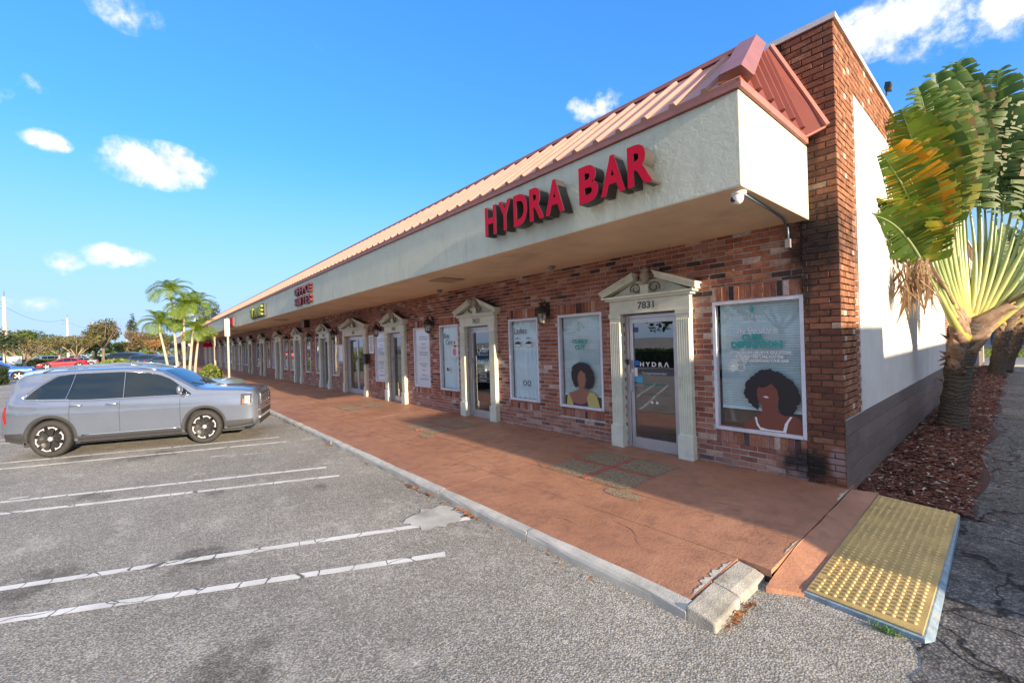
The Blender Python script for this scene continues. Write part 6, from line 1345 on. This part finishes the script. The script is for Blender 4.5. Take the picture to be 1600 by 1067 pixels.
# ---- the pale teal car behind it
def simple(name, T, loc, rz, sc, col, label, cx=None, gl=None, rails=False, **kw):
    root, B = car(name, T, loc, rz, sc, col, label, 0, **kw)
    x0, x1 = (1.0, -2.1) if T is SUV else (.72, -1.35)
    for s in (1, -1):
        xs = list(np.linspace(x1, x0, 12)); zl = [B.at(x)[10][1]+.015 for x in xs]; zr = [max(B.at(x)[12][1]-.03, z+.004) for x, z in zip(xs, zl)]
        cut = [i for i, x in enumerate(xs)]; mid = 5
        for a, b in ((0, 3), (3, 7), (7, 11)):
            xx = np.linspace(xs[a]+.02, xs[b]-.02, 6); B.side_panel(list(xx), list(np.interp(xx, xs, zl)), list(np.interp(xx, xs, zr)), s).build('window', M['cglass'], root, smooth=True, fix=False)
        f = T['front']; B.side_panel([f-.32, f-.10], [f and (.62 if T is SEDAN else .82)]*2, [(.70 if T is SEDAN else .98)]*2, s, .012, 5).build('headlight', M['lamp_clear'], root, fix=False)
        r_ = T['rear']; B.side_panel([r_+.04, r_+.25], [.72, .72], [.92, .98], s, .012, 5).build('tail_light', M['lamp_red'], root, fix=False)
        if rails: MB().tube([Vector((x, s*(B.at(x)[13][0]-.02), B.at(x)[13][1]+.05)) for x in (.2, -.3, -1.0, -1.8)], .02, 6).build('roof_rail', M['chrome'], root, smooth=True)
    if T is SUV: B.top_panel(1.06, .36, .80, .60).build('windscreen', M['wglass'], root, fix=False); B.top_panel(-2.36, -2.5, .62, .7).build('rear_window', M['cglass'], root, fix=False)
    else: B.top_panel(.78, .10, .66, .52).build('windscreen', M['wglass'], root, fix=False); B.top_panel(-.95, -1.62, .52, .62).build('rear_window', M['cglass'], root, fix=False)
    return root, B
hd = math.atan2(.936, .351)
simple('parked_car', SUV, (-16.15, .0, 0), hd, .97, (.38, .52, .50), 'pale teal car with silver roof rails half hidden behind the silver grey one', rails=True, pm=paint('teal_paint', (.36, .50, .48), .4, .35))
c = gp(96, 63); simple('parked_car', SEDAN, (c.x, c.y, 0), R(-80), 1.12, None, 'red sedan standing by the hedge across the lot', pm=paint('red_paint', (.42, .012, .02), .2), cladding=False)
c = gp(117, 67); simple('parked_car', SEDAN, (c.x, c.y, 0), R(-82), 1.1, None, 'grey car hidden behind the red sedan', pm=paint('grey_paint', (.30, .31, .33)), cladding=False)
c = gp(-8, 36.5); simple('parked_car', SUV, (c.x, c.y, 0), R(92), .93, None, 'bright blue compact car at the left picture edge', pm=paint('blue_paint', (.006, .10, .55), .3))
c = gp(212, 62); simple('parked_car', SUV, (c.x, c.y, 0), R(60), 1.2, None, 'black sport utility car parked beyond the round shrub', pm=paint('black_paint', (.006, .006, .008), .1))
c = gp(238, 60); simple('parked_car', SUV, (c.x, c.y, 0), R(66), 1.0, None, 'dark blue car in front of the black one, beyond the round shrub', pm=paint('navy_paint', (.02, .04, .10), .3))
c = gp(262, 58); simple('parked_car', SEDAN, (c.x, c.y, 0), R(66), 1.05, None, 'dark sedan behind the palm stems', pm=paint('slate_paint', (.03, .05, .08), .3), cladding=False)
far = [(20, 96, (.10, .20, .48), 'pale blue car behind the left hedge'), (30, 99, (.10, .22, .5), 'second pale blue car behind the left hedge, farther right'), (66, 105, (.7, .7, .7), 'white van roofed car behind the hedge left of the middle pole'), (88, 104, (.72, .72, .7), 'white car behind the red sedan, left of the lone tree'), (128, 112, (.62, .62, .63), 'light grey car left of the lone tree trunk'), (138, 118, (.30, .10, .09), 'dull red car left of the lone tree trunk'), (176, 128, (.25, .5, .47), 'teal car far beyond the lone tree'), (190, 130, (.08, .08, .09), 'black car far beyond the lone tree')]
for px, d, col, lab in far:
    c = gp(px, d); simple('parked_car', SEDAN if px % 4 else SUV, (c.x, c.y, 0), R(80+px % 17), 1.1, None, lab, pm=paint('far_paint', col, .2), cladding=False, group='cars far across the lot')
# reflections behind the viewer: two parked cars across the lane
simple('parked_car', SEDAN, (-9.5, -10.0, 0), R(85), 1.0, None, 'white sedan parked across the lane facing the shops', pm=paint('white_paint', (.7, .7, .7), .1), cladding=False)
simple('parked_car', SUV, (-4.5, -10.2, 0), R(88), .95, None, 'light grey car parked across the lane facing the shops', pm=paint('light_paint', (.5, .52, .55), .3))
# ================================================================ far buildings, poles, neighbour
# neighbour across the driveway (its shadow lies on the end wall, the pad and the walk)
tan_el = math.tan(SUN_EL); NX = 9.0; run = NX-EX
h1 = 2.06+run*tan_el; h2 = 1.60+run*tan_el; dy = run*math.tan(SUN_AZ)
nb = empty('neighbour_building', (0, 0, 0)); tag(nb, 'low cream building across the driveway on the sunny side', 'building')
NW = mat('neighbour_wall', (.60, .54, .44), .85, var=.08, scale=2, bmp=.2)
y_cut = 8.57-dy; y_front = 4.52-dy
MB().box(NX, NX+9, y_front, y_cut, 0, h1).build('front_block', NW, nb); MB().box(NX, NX+9, y_cut+.002, 32, 0, h2).build('rear_block', NW, nb)
for k in range(6):
    y0 = 10+k*3.6; MB().box(NX-.03, NX+.0, y0, y0+1.4, 1.0, 2.2).build('window', M['door_glass'], nb); MB().box(NX-.06, NX-.031, y0-.06, y0+1.46, .92, .99).build('sill', M['white_wall'], nb)
MB().box(NX-.04, NX, 5.6, 6.6, 0.02, 2.15).build('door', mat('neighbour_door', (.12, .2, .25), .5), nb)
# house beyond the street with blue posts
hb = empty('motel_building', (0, 0, 0)); tag(hb, 'low white building with blue posts beyond the street and grass', 'building')
MB().box(-14, 40, 60, 70, 0, 2.62).build('wall', mat('motel_wall', (.55, .56, .60), .8), hb); MB().box(-14, 40, 57.9, 71, 2.62, 3.15).build('roof', mat('motel_roof', (.52, .52, .52), .8), hb)
bp = mat('blue_post', (.03, .14, .36), .5)
for i in range(18): MB().box(-10.5+i*2.6, -10.05+i*2.6, 58.1, 58.5, 0, 2.62).build('post', bp, hb)
for i in range(12): MB().box(-9.5+i*3.9, -8.6+i*3.9, 59.95, 59.995, 0, 2.1).build('door', bp, hb)
gr = empty('guard_rail', (0, 48.5, 0)); tag(gr, 'grey steel guard rail along the far side of the street', 'guard rail'); mg = mat('galvanised', (.28, .30, .33), .5, metal=.4); MB().box(-20, 40, -.04, .0, .42, .70).build('rail', mg, gr)
for i in range(21): MB().box(-20+i*3, -19.9+i*3, .001, .1, 0, .68).build('post', mg, gr)
o = empty('sign_post', (-.62, 44.5, 0)); tag(o, 'thin grey pole on the verge across the street', 'pole'); MB().tube([(0, 0, 0), (0, 0, 2.6)], .05, 8).build('post', mg, o); MB().box(-.2, .2, -.06, -.05, 2.2, 2.6).build('plate', mg, o)
tree('shade_tree', (1.8, 50, 0), 5.2, 2.6, 1.6, 'lime', 'bright green tree on the verge across the street', 61, .15, 1800, .2)
tree('shade_tree', (7, 76, 0), 8, 5, 3, 'green', 'green tree behind the building with blue posts', 62, .2, 2200, .35); tree('shade_tree', (-6, 80, 0), 8, 5, 3, 'olive', 'olive tree behind the white building, hidden by the palms', 63, .2, 2000, .35)
mb = MB(); rr = random.Random(8)
for k in range(9000):
    x = rr.uniform(-4, 8); y = rr.uniform(42.2, 57.5); s = rr.uniform(.05, .16); a = rr.uniform(0, 3.14); mb.cur = rr.random(); mb.f.append([mb.vert((x-.03*math.cos(a), y-.03*math.sin(a), .01)), mb.vert((x+.03*math.cos(a), y+.03*math.sin(a), .01)), mb.vert((x+rr.gauss(0, .04), y+rr.gauss(0, .04), s+.01))])
tag(mb.build('grass', LM['lime'], attr=True, fix=False), 'short sunlit grass on the verge across the street', 'grass', kind='stuff')
# far end of the shop row: next block with dark awning
fb = empty('far_shop_block', (0, 0, 0)); tag(fb, 'next block of shops beyond the brick row with dark awning', 'building')
MB().box(-135, -99, 6.0, 16, 0, 4.2).build('wall', mat('far_wall', (.62, .55, .45), .85), fb); MB().box(-135, -99, 4.3, 6.0, 2.9, 3.5).build('awning', mat('awning', (.03, .05, .10), .7), fb)
mb = MB(); mb.prism([(-135, 4.4, 3.9), (-99, 4.4, 3.9), (-99, 6.5, 5.6), (-135, 6.5, 5.6)], (0, .1, -.1)); mb.build('roof', mat('far_roof', (.55, .22, .16), .7), fb)
for i in range(8): MB().box(-134+i*4.4, -131.6+i*4.4, 5.94, 5.998, .6, 2.5).build('window', M['door_glass'], fb)
# utility poles and wires
up = mat('pole_concrete', (.55, .52, .46), .85, var=.1)
def pole(px, d, H, lab):
    c = gp(px, d); o = empty('utility_pole', (c.x, c.y, 0)); tag(o, lab, 'utility pole', 'utility poles along the road')
    MB().tube([(0, 0, 0), (0, 0, H)], [.30, .20], 8).build('pole', up, o)
    for k in range(2): MB().box(-.06, .06, -1.1, .1, H-.9-k*.9, H-.8-k*.9).build('crossarm', M['bark'], o)
    mb = MB(); 
    for k in range(2): mb.tube([(0, -1.0, H-.8-k*.9), (0, -1.0, H-.55-k*.9)], .06, 6)
    mb.build('insulators', M['grey'], o); MB().tube([(0, 0, H), (0, .05, H+.9)], .05, 6).build('finial', M['bark'], o)
    return Vector((c.x, c.y, H))
p1 = pole(8, 66, 11.2, 'tall pale utility pole at the left edge with several crossarms'); p2 = pole(106, 118, 12.2, 'pale utility pole in the middle of the left skyline'); p3 = pole(198, 190, 12, 'distant utility pole right of the lone tree'); p4 = pole(145, 165, 14.5, 'distant utility pole behind the lone tall tree')
def wire(a, b, sag, lab):
    pts = [a.lerp(b, i/14)+Vector((0, 0, -sag*4*(i/14)*(1-i/14))) for i in range(15)]; tag(MB().tube(pts, .022, 4).build('power_line', M['plastic']), lab, 'wire', 'power lines between the poles')
wire(p1+Vector((0, -1, -.6)), p2+Vector((0, -1, -.6)), 1.6, 'upper power line between left and middle poles'); wire(p1+Vector((0, -1, -4.5)), p2+Vector((0, -1, -5)), 1.2, 'lower power line between left and middle poles'); wire(p2+Vector((0, -1, -.6)), p3+Vector((0, -1, -.6)), 1.6, 'power line running on from the middle pole')
# roadside boards at left
o = empty('road_sign', tuple(gp(24, 64))); tag(o, 'white notice board on a green post behind the blue car', 'sign'); MB().tube([(0, -1.0, 0), (0, -1.0, 2.1)], .09, 8).build('post', mat('green_post', (.03, .16, .08), .5), o); MB().box(-.05, .05, -.85, .6, .9, 2.0).build('board', plain('board_white', (.75, .75, .72), .6), o); MB().lathe([(0, 2.1), (.16, 2.12), (.12, 2.35), (0, 2.4)], (0, -1.0, 0), n=10).build('cap', M['rav_o'], o)
